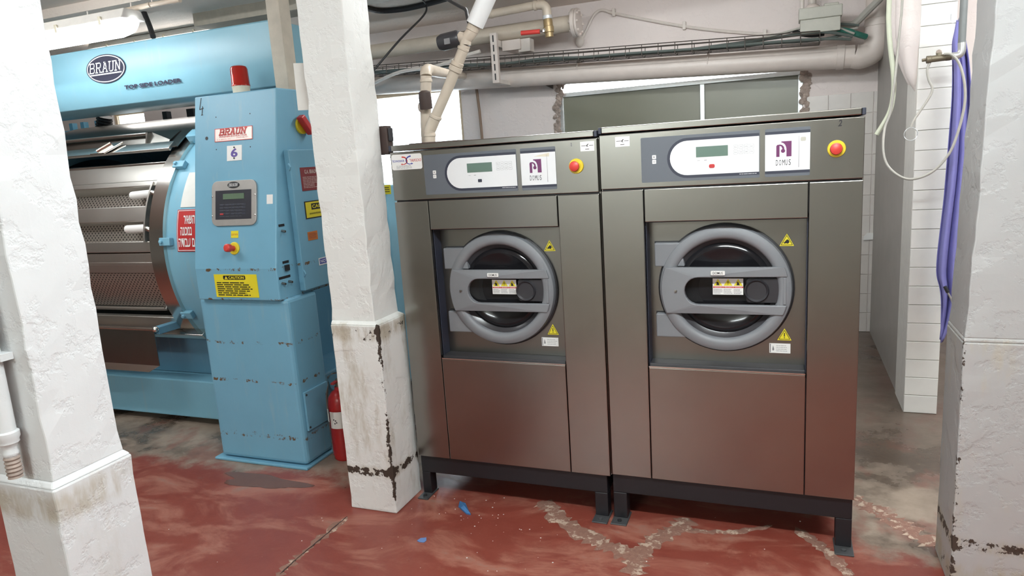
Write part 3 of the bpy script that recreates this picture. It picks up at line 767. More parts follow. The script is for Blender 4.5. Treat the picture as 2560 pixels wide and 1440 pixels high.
    arch = [(A1, B0), (A1, B1), (A0+.016, B1)]+[(A0+.016+(.0165)*math.sin(math.pi/2*k/8)*1.0, B1-.004-.026*(1-math.cos(math.pi/2*k/8))) for k in range(9)]+[(A0+.0325, B0)]
    polyplate(m2, F, arch, .0021, .0024)
    lft = [(A0, B0), (A0+.0095, B0), (A0+.0095, B0+.0365)]+[(A0+.0095+.010*math.sin(math.pi/2*k/6)-.0, B0+.0365-.008*(1-math.cos(math.pi/2*k/6))) for k in range(1, 7)]+[(A0+.021, B0+.020)]+[(A0+.0205+.007*math.cos(math.pi/2-math.pi*1.5*k/8), B0+.0165+.006*math.sin(math.pi/2-math.pi*1.5*k/8)) for k in range(9)]+[(A0+.024, B0+.025), (A0+.0225, B0+.032), (A0+.018, B0+.0385), (A0+.012, B0+.0405), (A0+.002, B0+.0405), (A0, B0+.036)]
    polyplate(m2, F, [(A0, B0), (A0+.0105, B0), (A0+.0105, B0+.037), (A0+.0165, B0+.034), (A0+.0195, B0+.026), (A0+.0195, B0+.0235), (A0+.026, B0+.0235), (A0+.0245, B0+.033), (A0+.019, B0+.039), (A0+.012, B0+.0415), (A0+.003, B0+.0405), (A0, B0+.0365)], .0021, .0024)
    polyplate(m2, F, ellipse(A0+.0215, B0+.0195, .0068, .0066, 20), .0024, .0026)
    m2.build('emblem', 'purple_logo', lp)
    m2 = MB()
    for k, ch in enumerate('DOMUS'): lettering(m2, F, ch, .6195+k*.0102, .6195+k*.0102+(.0085 if ch == 'M' else .0066), 1.4065, 1.4255, .0024)
    m2.build('lettering', 'ink', lp)
    polyplate(MB(), F, [(.6914, 1.3975), (.6930, 1.3975), (.6926, 1.502), (.6918, 1.502)], .0021, .0024).build('logo_line', 'inkgrey', lp)
    if unit == 1: polyplate(MB(), F, [(.640, 1.4975), (.690, 1.4945), (.702, 1.4945), (.703, 1.5085), (.66, 1.502)], .0021, .0023).build('tape_mark', 'cream', lp)
    else: polyplate(MB(), F, rrect(.697, .714, 1.484, 1.498, .004), .0021, .0023).build('tape_mark', 'jboxbeige', lp)
    # emergency stop
    es = MB().lathe([(.0285, 0), (.0285, .004), (.027, .0065), (.0001, .0065)], F.p(.808, 1.4515), (0, -1, 0), 32).build('emergency_stop', 'yellow', t, smooth=True)
    MB().lathe([(.012, .006), (.012, .014), (.0185, .017), (.0195, .022), (.0175, .029), (.010, .033), (.0001, .034)], F.p(.806, 1.4515), (0, -1, 0), 28).build('stop_button', 'red', es, smooth=True)
    # small maker's label and painted number
    la = .827 if unit == 1 else .0625
    ml = plate(MB(), F, la, la+.054, 1.505, 1.541, 0, .0008).build('service_label', 'white', t)
    m2 = MB(); plate(m2, F, la+.004, la+.023, 1.5245, 1.5262, .0008, .001); plate(m2, F, la+.034, la+.050, 1.5245, 1.5262, .0008, .001)
    polyplate(m2, F, [(la+.023, 1.525), (la+.028, 1.531), (la+.034, 1.5315), (la+.029, 1.528), (la+.027, 1.523), (la+.033, 1.521), (la+.026, 1.521)], .0008, .001); plate(m2, F, la+.019, la+.034, 1.5115, 1.5135, .0008, .001)
    m2.build('small_print', 'ink', ml)
    if unit == 1:
        lettering(MB(), F, '1', .790, .7935, 1.5265, 1.5395, .0006).build('number_mark', 'inkgrey', t)
        sl = polyplate(MB(), F, rrect(.007, .150, 1.4775, 1.541, .009), 0, .001).build('dealer_label', 'white', t)
        lettering(MB(), F, 'TECHNOSHOR', .009, .068, 1.5095, 1.5185, .0012, .02).build('lettering', 'logo_blue', sl)
        lettering(MB(), F, '\u05e8\u05d5\u05e9\u05d5\u05e0\u05db\u05d8', .092, .147, 1.5085, 1.5195, .0012, .01).build('lettering', 'logo_red', sl)
        def swoosh(c0, c1, sgn, mt):
            m3 = MB(); L = []
            for k in range(13):
                tt = -1+2*k/12; L.append(Vector((.0795+.030*tt*sgn*(1 if abs(tt) > .4 else 1), 1.5145+.0155*math.copysign(abs(tt)**.5, tt)*1.0)))
            up_ = [(p.x, p.y+.0022) for p in L]; dn = [(p.x, p.y-.0022) for p in L][::-1]
            polyplate(m3, F, up_+dn, .0011, .0014); m3.build('arrow_mark', mt, sl)
        def arrow(pts, mt, head):
            m3 = MB(); P = smooth_path([Vector((a, b, 0)) for a, b in pts], 5); n_ = len(P); Lf = []; Rt = []
            for i, p in enumerate(P):
                d = (P[min(i+1, n_-1)]-P[max(0, i-1)]).normalized(); wd = .0030*(1-.6*i/n_); Lf.append((p.x-d.y*wd, p.y+d.x*wd)); Rt.append((p.x+d.y*wd, p.y-d.x*wd))
            for i in range(n_-1): polyplate(m3, F, [Lf[i], Lf[i+1], Rt[i+1], Rt[i]], .0011, .0014)
            hx, hy = pts[-1]; polyplate(m3, F, [(hx, hy+.004), (hx+head, hy), (hx, hy-.004)], .0011, .0014); m3.build('arrow_mark', mt, sl)
        arrow([(.057, 1.530), (.072, 1.527), (.080, 1.517), (.079, 1.506), (.066, 1.4995), (.058, 1.500)], 'logo_red', -.008)
        arrow([(.100, 1.532), (.086, 1.528), (.077, 1.518), (.079, 1.506), (.090, 1.4995), (.100, 1.501)], 'logo_blue', .009)
        lines_of_print(MB(), F, .028, .122, 1.481, 1.496, 3, .0012, .3, .4).build('small_print', 'inkgrey', sl)
    else:
        lettering(MB(), F, '2', .811, .823, 1.524, 1.545, .0006, .02, .2).build('number_mark', 'ink', t)
    return t
def thing_part(name, parent):
    """a part that only holds sub-parts"""
    o = bpy.data.objects.new(name, None); COL.objects.link(o); o.empty_display_size = .05
    return adopt(o, parent)
ZB1 = .193
washer(-1.5485, 2.585, ZB1, 0.0, 'steel front-loading washer marked 1, beside the chipped pillar', 1)
washer(-.6515, 2.590, ZB1+.008, .008, 'steel front-loading washer marked 2, nearer the right pillar', 2)
stand(-1.545, -.675, 2.600, 3.50, ZB1, 'black steel stand beside the foot of the chipped pillar', .042, .055)
stand(-.652, .237, 2.605, 3.50, ZB1+.008, 'black steel stand under the right-hand washer', .056, .055)

# ------------------------------------------------------------------ blue side-loading washer-extractor
YC, ZCN, RD = 3.765, 1.058, .82
def cy(x, th, r): a = math.radians(th); return Vector((x, YC-r*math.cos(a), ZCN+r*math.sin(a)))
def curved(mb, x0, x1, t0, t1, r0, r1, n=12, closed=True):
    """curved slab between two radii"""
    vs = []; fs = []
    for k in range(n+1):
        t = t0+(t1-t0)*k/n
        vs += [cy(x0, t, r0), cy(x1, t, r0), cy(x1, t, r1), cy(x0, t, r1)]
    for k in range(n):
        for i in range(4): fs.append((k*4+i, k*4+(i+1) % 4, (k+1)*4+(i+1) % 4, (k+1)*4+i))
    fs += [(3, 2, 1, 0), (n*4, n*4+1, n*4+2, n*4+3)]
    mb.add(vs, fs); return mb
def curved_sheet_uv(name, x0, x1, t0, t1, r, mat, parent, n=10):
    mb = MB(); vs = []; uvs = []
    for k in range(n+1):
        t = t0+(t1-t0)*k/n
        vs += [cy(x0, t, r), cy(x1, t, r)]; uvs += [(x0, math.radians(t)*r), (x1, math.radians(t)*r)]
    mb.add(vs, [(2*k, 2*k+1, 2*k+3, 2*k+2) for k in range(n)])
    o = mb.build(name, mat, parent, smooth=True); me = o.data
    uv = me.uv_layers.new(name='UVMap')
    for l in me.loops: uv.data[l.index].uv = uvs[l.vertex_index]
    return o
bx = thing('washer_extractor', 'large light blue side-loading washer-extractor with open steel drum', 'washing machine', (-3.9, YC, 0))
XLM, XRM = -5.35, -2.90          # machine ends
XO0, XO1 = -4.62, -3.42          # drum opening
# base beam and plinth
MB().box(XLM, -2.62, 3.055, 3.20, .045, .285).build('base_beam', 'blue', bx, bevel=.008)
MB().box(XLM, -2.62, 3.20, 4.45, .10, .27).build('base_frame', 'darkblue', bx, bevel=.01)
for xx in (XLM+.1, -4.0, -2.85): MB().box(xx, xx+.16, 3.25, 4.35, 0, .10).build('base_foot', 'darkblue', bx)
# shell
mb = MB(); curved(mb, -3.30, XRM, -180, 180, .62, .80, 72); mb.build('drum_shell', 'blue', bx, smooth=True)
mb = MB(); curved(mb, XLM, XO0-.10, -180, 180, .62, .80, 72); mb.build('drum_shell', 'blue', bx, smooth=True)
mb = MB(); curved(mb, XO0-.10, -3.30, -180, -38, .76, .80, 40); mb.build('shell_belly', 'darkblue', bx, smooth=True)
mb = MB(); curved(mb, XO0-.10, -3.30, 92, 180, .76, .80, 24); mb.build('shell_back', 'blue', bx, smooth=True)
for xx in (XRM-.02, XLM-.02): MB().lathe([(.0001, 0), (.80, 0), (.80, .03), (.0001, .03)], (xx, YC, ZCN), (1, 0, 0), 64).build('end_plate', 'darkblue', bx)
# splash skirt under the opening
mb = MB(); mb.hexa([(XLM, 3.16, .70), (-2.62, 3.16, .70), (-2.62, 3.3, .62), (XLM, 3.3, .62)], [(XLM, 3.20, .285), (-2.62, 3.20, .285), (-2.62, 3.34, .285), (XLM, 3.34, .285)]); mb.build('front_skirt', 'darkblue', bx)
# stainless surround bands and tabs
mb = MB(); curved(mb, -3.405, -3.30, -36, 56, .795, .823, 40); mb.build('opening_band', 'steel_bright', bx, smooth=True)
mb = MB(); curved(mb, XO0-.10, XO0, -36, 56, .795, .823, 40); mb.build('opening_band', 'steel_bright', bx, smooth=True)
for th in (38, 5, -27):
    tb = MB(); curved(tb, -3.325, -3.245, th, th+3.2, .80, .830, 3); tb = tb.build('clamp_tab', 'blue', bx, bevel=.004)
    MB().lathe([(.011, .828), (.011, .842), (.0001, .845)], (-3.305, YC, ZCN), cy(0, th+1.6, 1)-Vector((0, YC, ZCN)), 8).build('bolt', 'blue', tb)
tb = MB(); curved(tb, -3.33, -3.22, 53, 58, .80, .86, 4); tb.build('door_guide_block', 'blue', bx, bevel=.006)
# drum inside: black sheet standing in for the cavity's shade, ribs, perforated sheets
mb = MB(); curved(mb, XO0-.12, -3.28, -40, 80, .50, .52, 24); mb.build('drum_cavity_shade', 'rubber', bx, smooth=True)
def rib(nm, t0, t1, r0, r1, x0=XO0, x1=XO1+.005, mt='drumsteel'):
    mb = MB(); curved(mb, x0, x1, t0, t1, r0, r1, 8); return mb.build(nm, mt, bx, smooth=True, bevel=.004)
rib('drum_panel', 34.5, 43.5, .74, .778)
MB().cyl(cy(XO0+.06, 44.2, .775), cy(XO1, 44.2, .775), .012, 10).build('door_edge_tube', 'steel_bright', bx, smooth=True)
rib('drum_bar', 31.5, 34.0, .75, .79)
rib('drum_bar', 15.6, 22.3, .745, .785, x1=XO1-.05)
rib('drum_bar', 2.3, 7.0, .745, .785)
rib('drum_panel', -7.2, 1.8, .74, .772)
rib('drum_bar', -3.9, -2.2, .75, .774, mt='drumsteel')
for t0, t1, r in ((22, 32, .695), (6.8, 16, .695)):
    curved_sheet_uv('perforated_sheet', XO0+.10, XO1-.16, t0, t1, r, 'perf', bx)
    mb = MB(); curved(mb, XO1-.16, XO1-.055, t0, t1, r-.004, r, 6); mb.build('sheet_margin', 'drumsteel', bx, smooth=True)
    mb = MB(); curved(mb, XO0, XO0+.10, t0, t1, r-.004, r, 6); mb.build('sheet_margin', 'drumsteel', bx, smooth=True)
    for th in (t0, t1):
        mb = MB(); curved(mb, XO0, XO1, th-.15, th+.15, r, .755, 1); mb.build('pocket_wall', 'drumsteel', bx)
    # latch handle: white sleeve on a plated lever
    hy = (t0+t1)/2+1.2
    MB().tube([cy(XO1-.23, hy, .760), cy(XO1-.05, hy, .775)], .024, 12).build('handle_sleeve', 'white', bx, smooth=True)
    MB().tube([cy(XO1-.05, hy, .76), cy(XO1-.02, hy-.5, .80), cy(XO1+.005, hy-1.2, .775)], .016, 10, 4).build('lever_knuckle', 'steel_bright', bx, smooth=True)
mb = MB(); curved(mb, XO1-.058, XO1-.046, 6.5, 33, .70, .80, 14); mb.build('pocket_cheek', 'drumsteel', bx, smooth=True)
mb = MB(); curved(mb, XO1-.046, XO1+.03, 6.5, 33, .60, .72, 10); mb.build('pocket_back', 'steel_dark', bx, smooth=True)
mb = MB(); curved(mb, XO0-.05, XO0, 6.5, 45, .70, .80, 14); mb.build('pocket_cheek', 'drumsteel', bx, smooth=True)
curved_sheet_uv('perforated_sheet', XO0-.05, XO1+.02, -24, -7.4, .766, 'perf', bx, 14)
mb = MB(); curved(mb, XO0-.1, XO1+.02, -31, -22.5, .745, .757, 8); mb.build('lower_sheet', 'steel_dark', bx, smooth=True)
MB().tube([cy(XO0-.05, -24.5, .785), cy(XO1-.16, -24.5, .785), cy(XO1-.05, -23.2, .785), cy(XO1-.01, -19, .785), cy(XO1+.01, -12, .785)], .011, 10, 5).build('seal_bead', 'drumsteel', bx, smooth=True)
mb = MB(); curved(mb, XO0-.1, -3.31, -34.5, -27.5, .79, .815, 8); mb.build('lower_rail', 'drumsteel', bx, smooth=True, bevel=.004)
mb = MB(); curved(mb, XO0-.1, -3.24, -37.5, -34.8, .79, .85, 4); mb.build('drip_rail', 'steel_bright', bx, smooth=True, bevel=.003)
# sliding door pushed up over the top, with lip, pull bar and catch
mb = MB(); curved(mb, XO0-.06, -3.36, 48.5, 108, .838, .846, 28); dsh = mb.build('sliding_door', 'steel', bx, smooth=True)
mb = MB(); curved(mb, XO0-.04, -3.39, 46.2, 50.5, .842, .862, 4); mb.build('door_lip', 'steel_bright', dsh, smooth=True, bevel=.003)
MB().tube([cy(XO0+.17, 54, .892), cy(XO1-.20, 54, .892)], .012, 10).build('pull_bar', 'steel_bright', dsh, smooth=True)
for xx in (XO0+.16, XO1-.20):
    P = [cy(xx, 49.5, .85), cy(xx, 60, .85), cy(xx, 54, .902)]
    MB().prism(P, (.012, 0, 0)).build('bar_bracket', 'steel', dsh)
mb = MB(); mb.hexa([cy(XO0+.17, 51, .852), cy(XO1-.02, 51, .852), cy(XO1-.02, 60, .850), cy(XO0+.17, 60, .850)], [cy(XO0+.17, 52, .858), cy(XO1-.02, 52, .858), cy(XO1-.2, 56, .886), cy(XO0+.17, 56, .886)]); mb.build('door_shelf', 'steel', dsh, bevel=.003)
mb = MB(); mb.hexa([cy(-4.02, 45.5, .868), cy(-3.90, 45.5, .868), cy(-3.80, 51.5, .868), cy(-3.94, 51.5, .868)], [cy(-4.02, 45.5, .878), cy(-3.90, 45.5, .878), cy(-3.80, 51.5, .878), cy(-3.94, 51.5, .878)]); mb.build('door_catch', 'steel_bright', dsh, bevel=.003)
MB().tube([cy(-3.955, 46.2, .886), cy(-3.885, 50.5, .886)], .010, 8).build('catch_roll', 'steel_bright', dsh, smooth=True)
# loading chute: hinged steel tray with a turned-up lip
ch = MB().cyl((-4.7, 2.905, .645), (-3.43, 2.905, .645), .011, 10).build('chute_hinge', 'steel_bright', bx, smooth=True)
MB().sphere((-3.42, 2.905, .645), .018, 8).build('hinge_knob', 'steel_bright', ch, smooth=True)
MB().hexa([(-4.7, 2.90, .64), (-3.43, 2.90, .64), (-3.41, 2.885, .43), (-4.7, 2.885, .43)], [(-4.7, 2.904, .64), (-3.43, 2.904, .64), (-3.41, 2.889, .43), (-4.7, 2.889, .43)]).build('chute_sheet', 'steel', ch)
MB().hexa([(-4.7, 2.885, .43), (-3.41, 2.885, .43), (-3.47, 2.855, .398), (-4.7, 2.855, .398)], [(-4.7, 2.889, .43), (-3.41, 2.889, .43), (-3.47, 2.859, .396), (-4.7, 2.859, .396)]).build('chute_lip', 'steel_bright', ch)
MB().box(-3.46, -3.41, 2.92, 3.16, .61, .655).build('chute_bracket', 'darkblue', bx, bevel=.004)
# hood across the top: rounded lower edge
HY = 3.20
prof = [(HY+.006, 2.305), (HY, 2.299), (HY-.005, 2.12), (HY+.005, 2.02), (HY+.03, 1.965), (HY+.08, 1.945), (HY+.40, 1.955), (HY+.46, 2.0), (HY+.46, 2.305)]
hood = MB().prism([(-5.5, y, z) for y, z in prof], (5.5-2.565, 0, 0)).build('hood', 'hoodblue', bx, smooth=True, bevel=.004)
FH = Face((0, HY-.006, 0), (1, 0, 0), (0, 0, 1))
# trusses that carry the hood, hoses and gear in the gap
MB().box(-5.4, -2.95, 3.98, 4.06, 1.78, 1.925).build('top_rail', 'blue', bx, bevel=.004)
for xx in (-5.05, -4.93, -4.78): MB().box(xx, xx+.035, 3.83, 3.87, 1.84, 1.96).build('hood_post', 'blue', bx)
MB().box(-5.05, -4.80, 3.80, 3.92, 1.845, 1.90).build('hood_bracket', 'blue', bx, bevel=.006)
ch_ = MB(); ch_.tube([(-4.62+.004*k, 3.75, 1.84+.010*k) for k in range(14)], lambda t: .055 if int(t*13.01) % 2 else .046, 14); ch_.build('corrugated_hose', 'rubber', bx)
MB().box(-4.02, -3.98, 3.75, 3.79, 1.85, 1.96).build('hood_post', 'dark_plastic', bx)
MB().box(-3.80, -3.74, 3.75, 3.80, 1.85, 1.96).build('hood_post', 'dark_plastic', bx)
# hood emblem and lettering
ca, cb = FH.uv(265, 172)
ov = polyplate(MB(), FH, ellipse(ca, cb, .163, .083, 48), 0, .003).build('maker_emblem', 'navy_oval', bx)
for ra, rb, mt, d in ((.156, .0775, 'silver', .0036), (.149, .072, 'navy_oval', .0042)): polyplate(MB(), FH, ellipse(ca, cb, ra, rb, 48), .003, d).build('emblem_ring', mt, ov)
m2 = MB(); slab_text(m2, FH, 'BRAUN', ca-.140, ca+.140, cb-.017, cb+.037, .0062, .0052, .25); plate(m2, FH, ca-.138, ca+.128, cb-.033, cb-.026, .0045, .0052); m2.build('lettering', 'silver', ov)
a0, b0 = FH.uv(313, 226); a1, b1 = FH.uv(453, 193)
lettering(MB(), FH, 'TOP SIDE LOADER', a0, a1, b0+.004, b1-.004, .002, .045).build('hood_lettering', 'navy_oval', bx)
# notices on the shell: taped paper and red sign
mb = MB(); curved(mb, -3.20, -2.95, 20.5, 36.0, .801, .8035, 8); mb.build('taped_notice', 'paper', bx, smooth=True)
sg = MB(); curved(sg, -3.215, -2.95, 2.5, 19.5, .801, .8045, 8); sg = sg.build('red_sign', 'redsign', bx, smooth=True)
def curved_text(s, x0, x1, t0, t1, r, mat, par, bold=0.02):
    vs, fs = text_mesh(s, bold, 0)
    ax = min(v.x for v in vs); bx_ = max(v.x for v in vs); ay = min(v.y for v in vs); by = max(v.y for v in vs)
    MB().add
    mb = MB(); mb.add([cy(x0+(v.x-ax)/(bx_-ax)*(x1-x0), t0+(v.y-ay)/(by-ay)*(t1-t0), r) for v in vs], fs); return mb.build('lettering', mat, par)
HEB = ['\u05d4\u05e9\u05d0\u05d9\u05e8', '\u05d1\u05de\u05db\u05d5\u05e0\u05d4', '\u05dd \u05e2\u05d1\u05d5\u05d3\u05d4']
for s, (x0, x1), t0 in zip(HEB, ((-3.165, -3.082), (-3.185, -3.10), (-3.20, -3.082)), (13.6, 9.0, 4.4)): curved_text(s[::-1], x0, x1, t0, t0+3.4, .8062, 'white', sg)
m2 = MB()
for q in ((-3.21, -2.96, 18.9, 19.15), (-3.21, -2.96, 2.85, 3.1), (-3.21, -3.2065, 3.1, 18.9)): curved(m2, q[0], q[1], q[2], q[3], .8045, .8055, 6)
m2.build('sign_border', 'white', sg)

# ------------------------------------------------------------------ control cabinet on its pedestal
cb_ = thing('control_cabinet', 'blue steel control cabinet with leaning front on a pedestal', 'control cabinet', (-2.54, 2.8, 0))
CX0, CX1 = -2.825, -2.262
MB().box(CX0-.035, CX1+.008, 2.668, 2.96, 0, .014).build('base_plate', 'cabblue', cb_, bevel=.004)
MB().box(CX0, CX1, 2.685, 2.925, .018, .89).build('pedestal', 'cabblue', cb_, bevel=.022, seg=3)
UX0, UX1 = -2.795, -2.280
PZ = 1.045; ZT = 1.900; YT = 2.825; Y0 = 2.662
mb = MB(); mb.prism([(UX0, Y0, .885), (UX0, Y0, PZ), (UX0, YT, ZT), (UX0, 3.07, ZT+.0), (UX0, 3.07, .885)], (UX1-UX0, 0, 0)); mb.build('housing', 'cabblue', cb_, bevel=.006)
# side box with its own door
MB().hexa([(UX1, 2.815, .905), (UX1+.035, 2.815, .905), (UX1+.035, 2.815, 1.605), (UX1, 2.815, 1.605)], [(UX1, 3.068, .905), (UX1+.035, 3.068, .905), (UX1+.035, 3.068, 1.605), (UX1, 3.068, 1.605)]).build('side_door', 'cabblue', cb_, bevel=.005)
FL = Face((0, Y0, PZ), (1, 0, 0), (0, YT-Y0, ZT-PZ))      # leaning front
FV = Face((0, Y0, 0), (1, 0, 0), (0, 0, 1))               # lower upright front
FS = Face((UX1+.035, 0, 0), (0, 1, 0), (0, 0, 1))         # side door face
FSU = Face((UX1, 0, 0), (0, 1, 0), (0, 0, 1))
def R2(F, u0, v0, u1, v1):
    a0, b0 = F.uv(u0, v0); a1, b1 = F.uv(u1, v1); return min(a0, a1), max(a0, a1), min(b0, b1), max(b0, b1)
# maker's plate
a0, a1, b0, b1 = R2(FL, 538, 356, 632, 314)
pl = plate(MB(), FL, a0, a1, b0, b1, 0, .003).build('maker_plate', 'plate_alu', cb_); hh = b1-b0; ww = a1-a0
m2 = slab_text(MB(), FL, 'BRAUN', a0+ww*.12, a0+ww*.86, b0+hh*.50, b0+hh*.90, .0075, .0042, .25); m2.build('lettering', 'logo_red', pl)
lettering(MB(), FL, 'WASHER-EXTRACTOR', a0+ww*.12, a0+ww*.86, b0+hh*.29, b0+hh*.42, .0036, .02).build('lettering', 'logo_red', pl)
m2 = lettering(MB(), FL, 'SYRACUSE, N.Y.', a0+ww*.58, a0+ww*.9, b0+hh*.15, b0+hh*.25, .0036); lettering(m2, FL, 'G. A. BRAUN, INC.', a0+ww*.06, a0+ww*.44, b0+hh*.10, b0+hh*.2, .0036); m2.build('small_print', 'logo_red', pl)
m2 = MB()
for q in ((a0, a1, b0, b0+.003), (a0, a1, b1-.003, b1), (a0, a0+.003, b0, b1), (a1-.003, a1, b0, b1)): plate(m2, FL, *q, .003, .0036)
m2.build('plate_border', 'logo_red', pl)
# number tag 6
a0, a1, b0, b1 = R2(FL, 568, 403, 605, 362)
pl = plate(MB(), FL, a0, a1, b0, b1, 0, .002).build('number_tag', 'white', cb_)
lettering(MB(), FL, '6', a0+.025, a1-.025, b0+.017, b1-.014, .003, .03).build('number', 'violet', pl)
m2 = MB()
for bb in (b0+.012, b1-.01): polyplate(m2, FL, ellipse((a0+a1)/2, bb, .004, .004, 10), .002, .005)
m2.build('rivet', 'ink', pl)
# painted 4 and small holes
A, B = FL.uv(504, 268)
m2 = MB()
for (p, q) in (((A-.002, B+.046), (A-.012, B-.012)), ((A-.012, B-.012), (A+.014, B-.006)), ((A+.007, B+.004), (A+.004, B-.040)), ((A-.002, B-.040), (A+.010, B-.040))):
    P = Vector(p); Q = Vector(q); e = (Q-P).normalized(); nn = Vector((-e.y, e.x))*.002; polyplate(m2, FL, [(P-nn).to_tuple(), (Q-nn).to_tuple(), (Q+nn).to_tuple(), (P+nn).to_tuple()], .001, .0016)
m2.build('number_mark', 'ink', cb_)
for (u, v, r) in ((517, 346, .009), (540, 293, .003), (625, 284, .003), (541, 374, .003), (626, 367, .003)):
    A, B = FL.uv(u, v); polyplate(MB(), FL, ellipse(A, B, r, r, 14), -.004, .0008).build('drilled_hole', 'ink', cb_)
# keypad unit
a0, a1, b0, b1 = R2(FL, 533, 566, 644, 448)
bz = polyplate(MB(), FL, rrect(a0, a1, b0, b1, .035, 6), 0, .010).build('keypad_bezel', 'bezel', cb_, bevel=.002)
k0, k1, c0, c1 = a0+.026, a1-.030, b0+.032, b1-.048
plate(MB(), FL, k0, k1, c0, c1, .010, .0115).build('keypad', 'keypad', bz)
kw = k1-k0; kh = c1-c0
plate(MB(), FL, k0+kw*.22, k0+kw*.81, c0+kh*.69, c0+kh*.88, .0115, .013).build('display', 'lcd_old', bz)
for r in range(4):
    for c in range(5):
        x_ = k0+kw*(.13+.155*c); z_ = c0+kh*(.47-.105*r)
        plate(MB(), FL, x_, x_+kw*.10, z_, z_+kh*.06, .0115, .0122).build('key', 'fascia_navy' if (r, c) != (3, 0) else 'redsign', bz)
m2 = lines_of_print(MB(), FL, k0+kw*.12, k0+kw*.9, c0+kh*.05, c0+kh*.56, 5, .0125, .10, .2); m2.build('key_legend', 'fascia_grey', bz)
ov = polyplate(MB(), FL, ellipse((a0+a1)/2, b1-.023, .037, .016, 28), .010, .012).build('emblem', 'ink', bz)
slab_text(MB(), FL, 'BRAUN', (a0+a1)/2-.029, (a0+a1)/2+.029, b1-.029, b1-.016, .0022, .0126, .2).build('lettering', 'silver', ov)
for sx_, sz_ in ((a0+.004, b1-.075), (a0+.004, b0+.05), (a1-.008, b1-.075), (a1-.008, b0+.05)): MB().sphere(FL.p(sx_+.002, sz_, .010), .0045, 6).build('screw', 'steel_bright', bz)
# small tag without its code, sticker, emergency stop
a0, a1, b0, b1 = R2(FL, 667, 510, 682, 486); plate(MB(), FL, a0, a1, b0, b1, 0, .001).build('inventory_tag', 'white', cb_)
a0, a1, b0, b1 = R2(FL, 578, 595, 596, 577); st = plate(MB(), FL, a0, a1, b0, b1, 0, .0015).build('stop_label', 'warn', cb_)
lettering(MB(), FL, '\u05dd\u05d5\u05e8\u05d9\u05d7', a0+.003, a1-.003, b0+.012, b1-.014, .0018, .02).build('lettering', 'orange', st)
A, B = FL.uv(587, 621)
es = MB().lathe([(.031, 0), (.031, .006), (.027, .010), (.0001, .010)], FL.p(A, B), FL.n, 28).build('emergency_stop', 'yellow', cb_, smooth=True)
MB().lathe([(.013, .008), (.013, .030), (.019, .034), (.0205, .040), (.0195, .055), (.014, .060), (.0001, .061)], FL.p(A, B), FL.n, 24).build('stop_button', 'red', es, smooth=True)
# yellow caution plate on the lower front
a0, a1, b0, b1 = R2(FV, 543, 742, 641, 686)
cp = plate(MB(), FV, a0, a1, b0, b1, 0, .0025).build('caution_plate', 'warn', cb_); ww = a1-a0; hh = b1-b0
polyplate(MB(), FV, rrect(a0+ww*.22, a0+ww*.74, b0+hh*.77, b0+hh*.95, .006), .0025, .003).build('caution_bar', 'ink', cp)
m2 = lettering(MB(), FV, 'CAUTION', a0+ww*.35, a0+ww*.71, b0+hh*.80, b0+hh*.92, .0034, .03); polyplate(m2, FV, tri(a0+ww*.29, b0+hh*.795, ww*.08, hh*.13), .003, .0034); m2.build('lettering', 'warn', cp)
lines_of_print(MB(), FV, a0+ww*.05, a0+ww*.95, b0+hh*.05, b0+hh*.68, 7, .0031, .5, .3).build('small_print', 'ink', cp)
# things on the side
def side_label(nm, F, u0, v0, u1, v1, mat):
    a0, a1, b0, b1 = R2(F, u0, v0, u1, v1); return plate(MB(), F, a0, a1, b0, b1, 0, .002).build(nm, mat, cb_), a0, a1, b0, b1
# side face frame has a along +y, which runs away from the viewer to the right
mp, a0, a1, b0, b1 = side_label('data_plate', FS, 756, 478, 800, 416, 'maroon'); a1 = a0+.16
m2 = lettering(MB(), FS, 'G.A. BRAUN', a0+.03, a0+.13, b1-.032, b1-.012, .0026, .02); lines_of_print(m2, FS, a0+.012, a1-.012, b0+.012, b1-.045, 8, .0026, .35, .4); m2.build('lettering', 'plate_alu', mp)
cl, a0, a1, b0, b1 = side_label('caution_label', FS, 765, 548, 806, 498, 'ink')
plate(MB(), FS, a0+.006, a1+.03, b0+.005, b1-.005, .002, .003).build('label_field', 'warn', cl)
pb = plate(MB(), FS, a0+.05, a1+.03, b1-.045, b1-.014, .003, .0035).build('caution_bar', 'ink', cl)
m2 = lettering(MB(), FS, 'CAUTION', a0+.056, a0+.22, b1-.038, b1-.020, .0040, .03); m2.build('lettering', 'warn', cl)
lines_of_print(MB(), FS, a0+.03, a1+.02, b0+.02, b1-.06, 6, .0038, .35, .3).build('small_print', 'ink', cl)
ol, a0, a1, b0, b1 = side_label('orange_label', FS, 771, 602, 792, 576, 'orange')
lines_of_print(MB(), FS, a0+.006, a1-.006, b0+.008, b1-.006, 7, .0026, .3, .2).build('small_print', 'maroon', ol)
nl, a0, a1, b0, b1 = side_label('notice_label', FS, 798, 664, 830, 637, 'white')
nb = plate(MB(), FS, a0+.006, a1, b1-.032, b1-.005, .002, .0026).build('notice_bar', 'logo_blue', nl)
lettering(MB(), FS, 'NOTICE', a0+.012, a0+.11, b1-.027, b1-.010, .0030, .02).build('lettering', 'white', nl)
for (u, v) in ((722, 418), (760, 684)):
    A, B = FS.uv(u, v); MB().tube([FS.p(A, B+.016, .0), FS.p(A-.006, B, .014), FS.p(A, B-.016, .0)], .004, 8, 4).build('door_latch', 'cabblue', cb_, smooth=True)
# rotary isolator in red and yellow
A, B = FSU.uv(752, 314)
iso = MB().lathe([(.042, 0), (.042, .012), (.0001, .012)], FSU.p(A, B), FSU.n, 20).build('isolator', 'yellow', cb_)
MB().prism([FSU.p(A-.05, B+.035, .012), FSU.p(A-.02, B+.052, .012), FSU.p(A+.05, B-.025, .012), FSU.p(A+.028, B-.050, .012)], FSU.n*.035).build('isolator_handle', 'redsign', iso, bevel=.006)
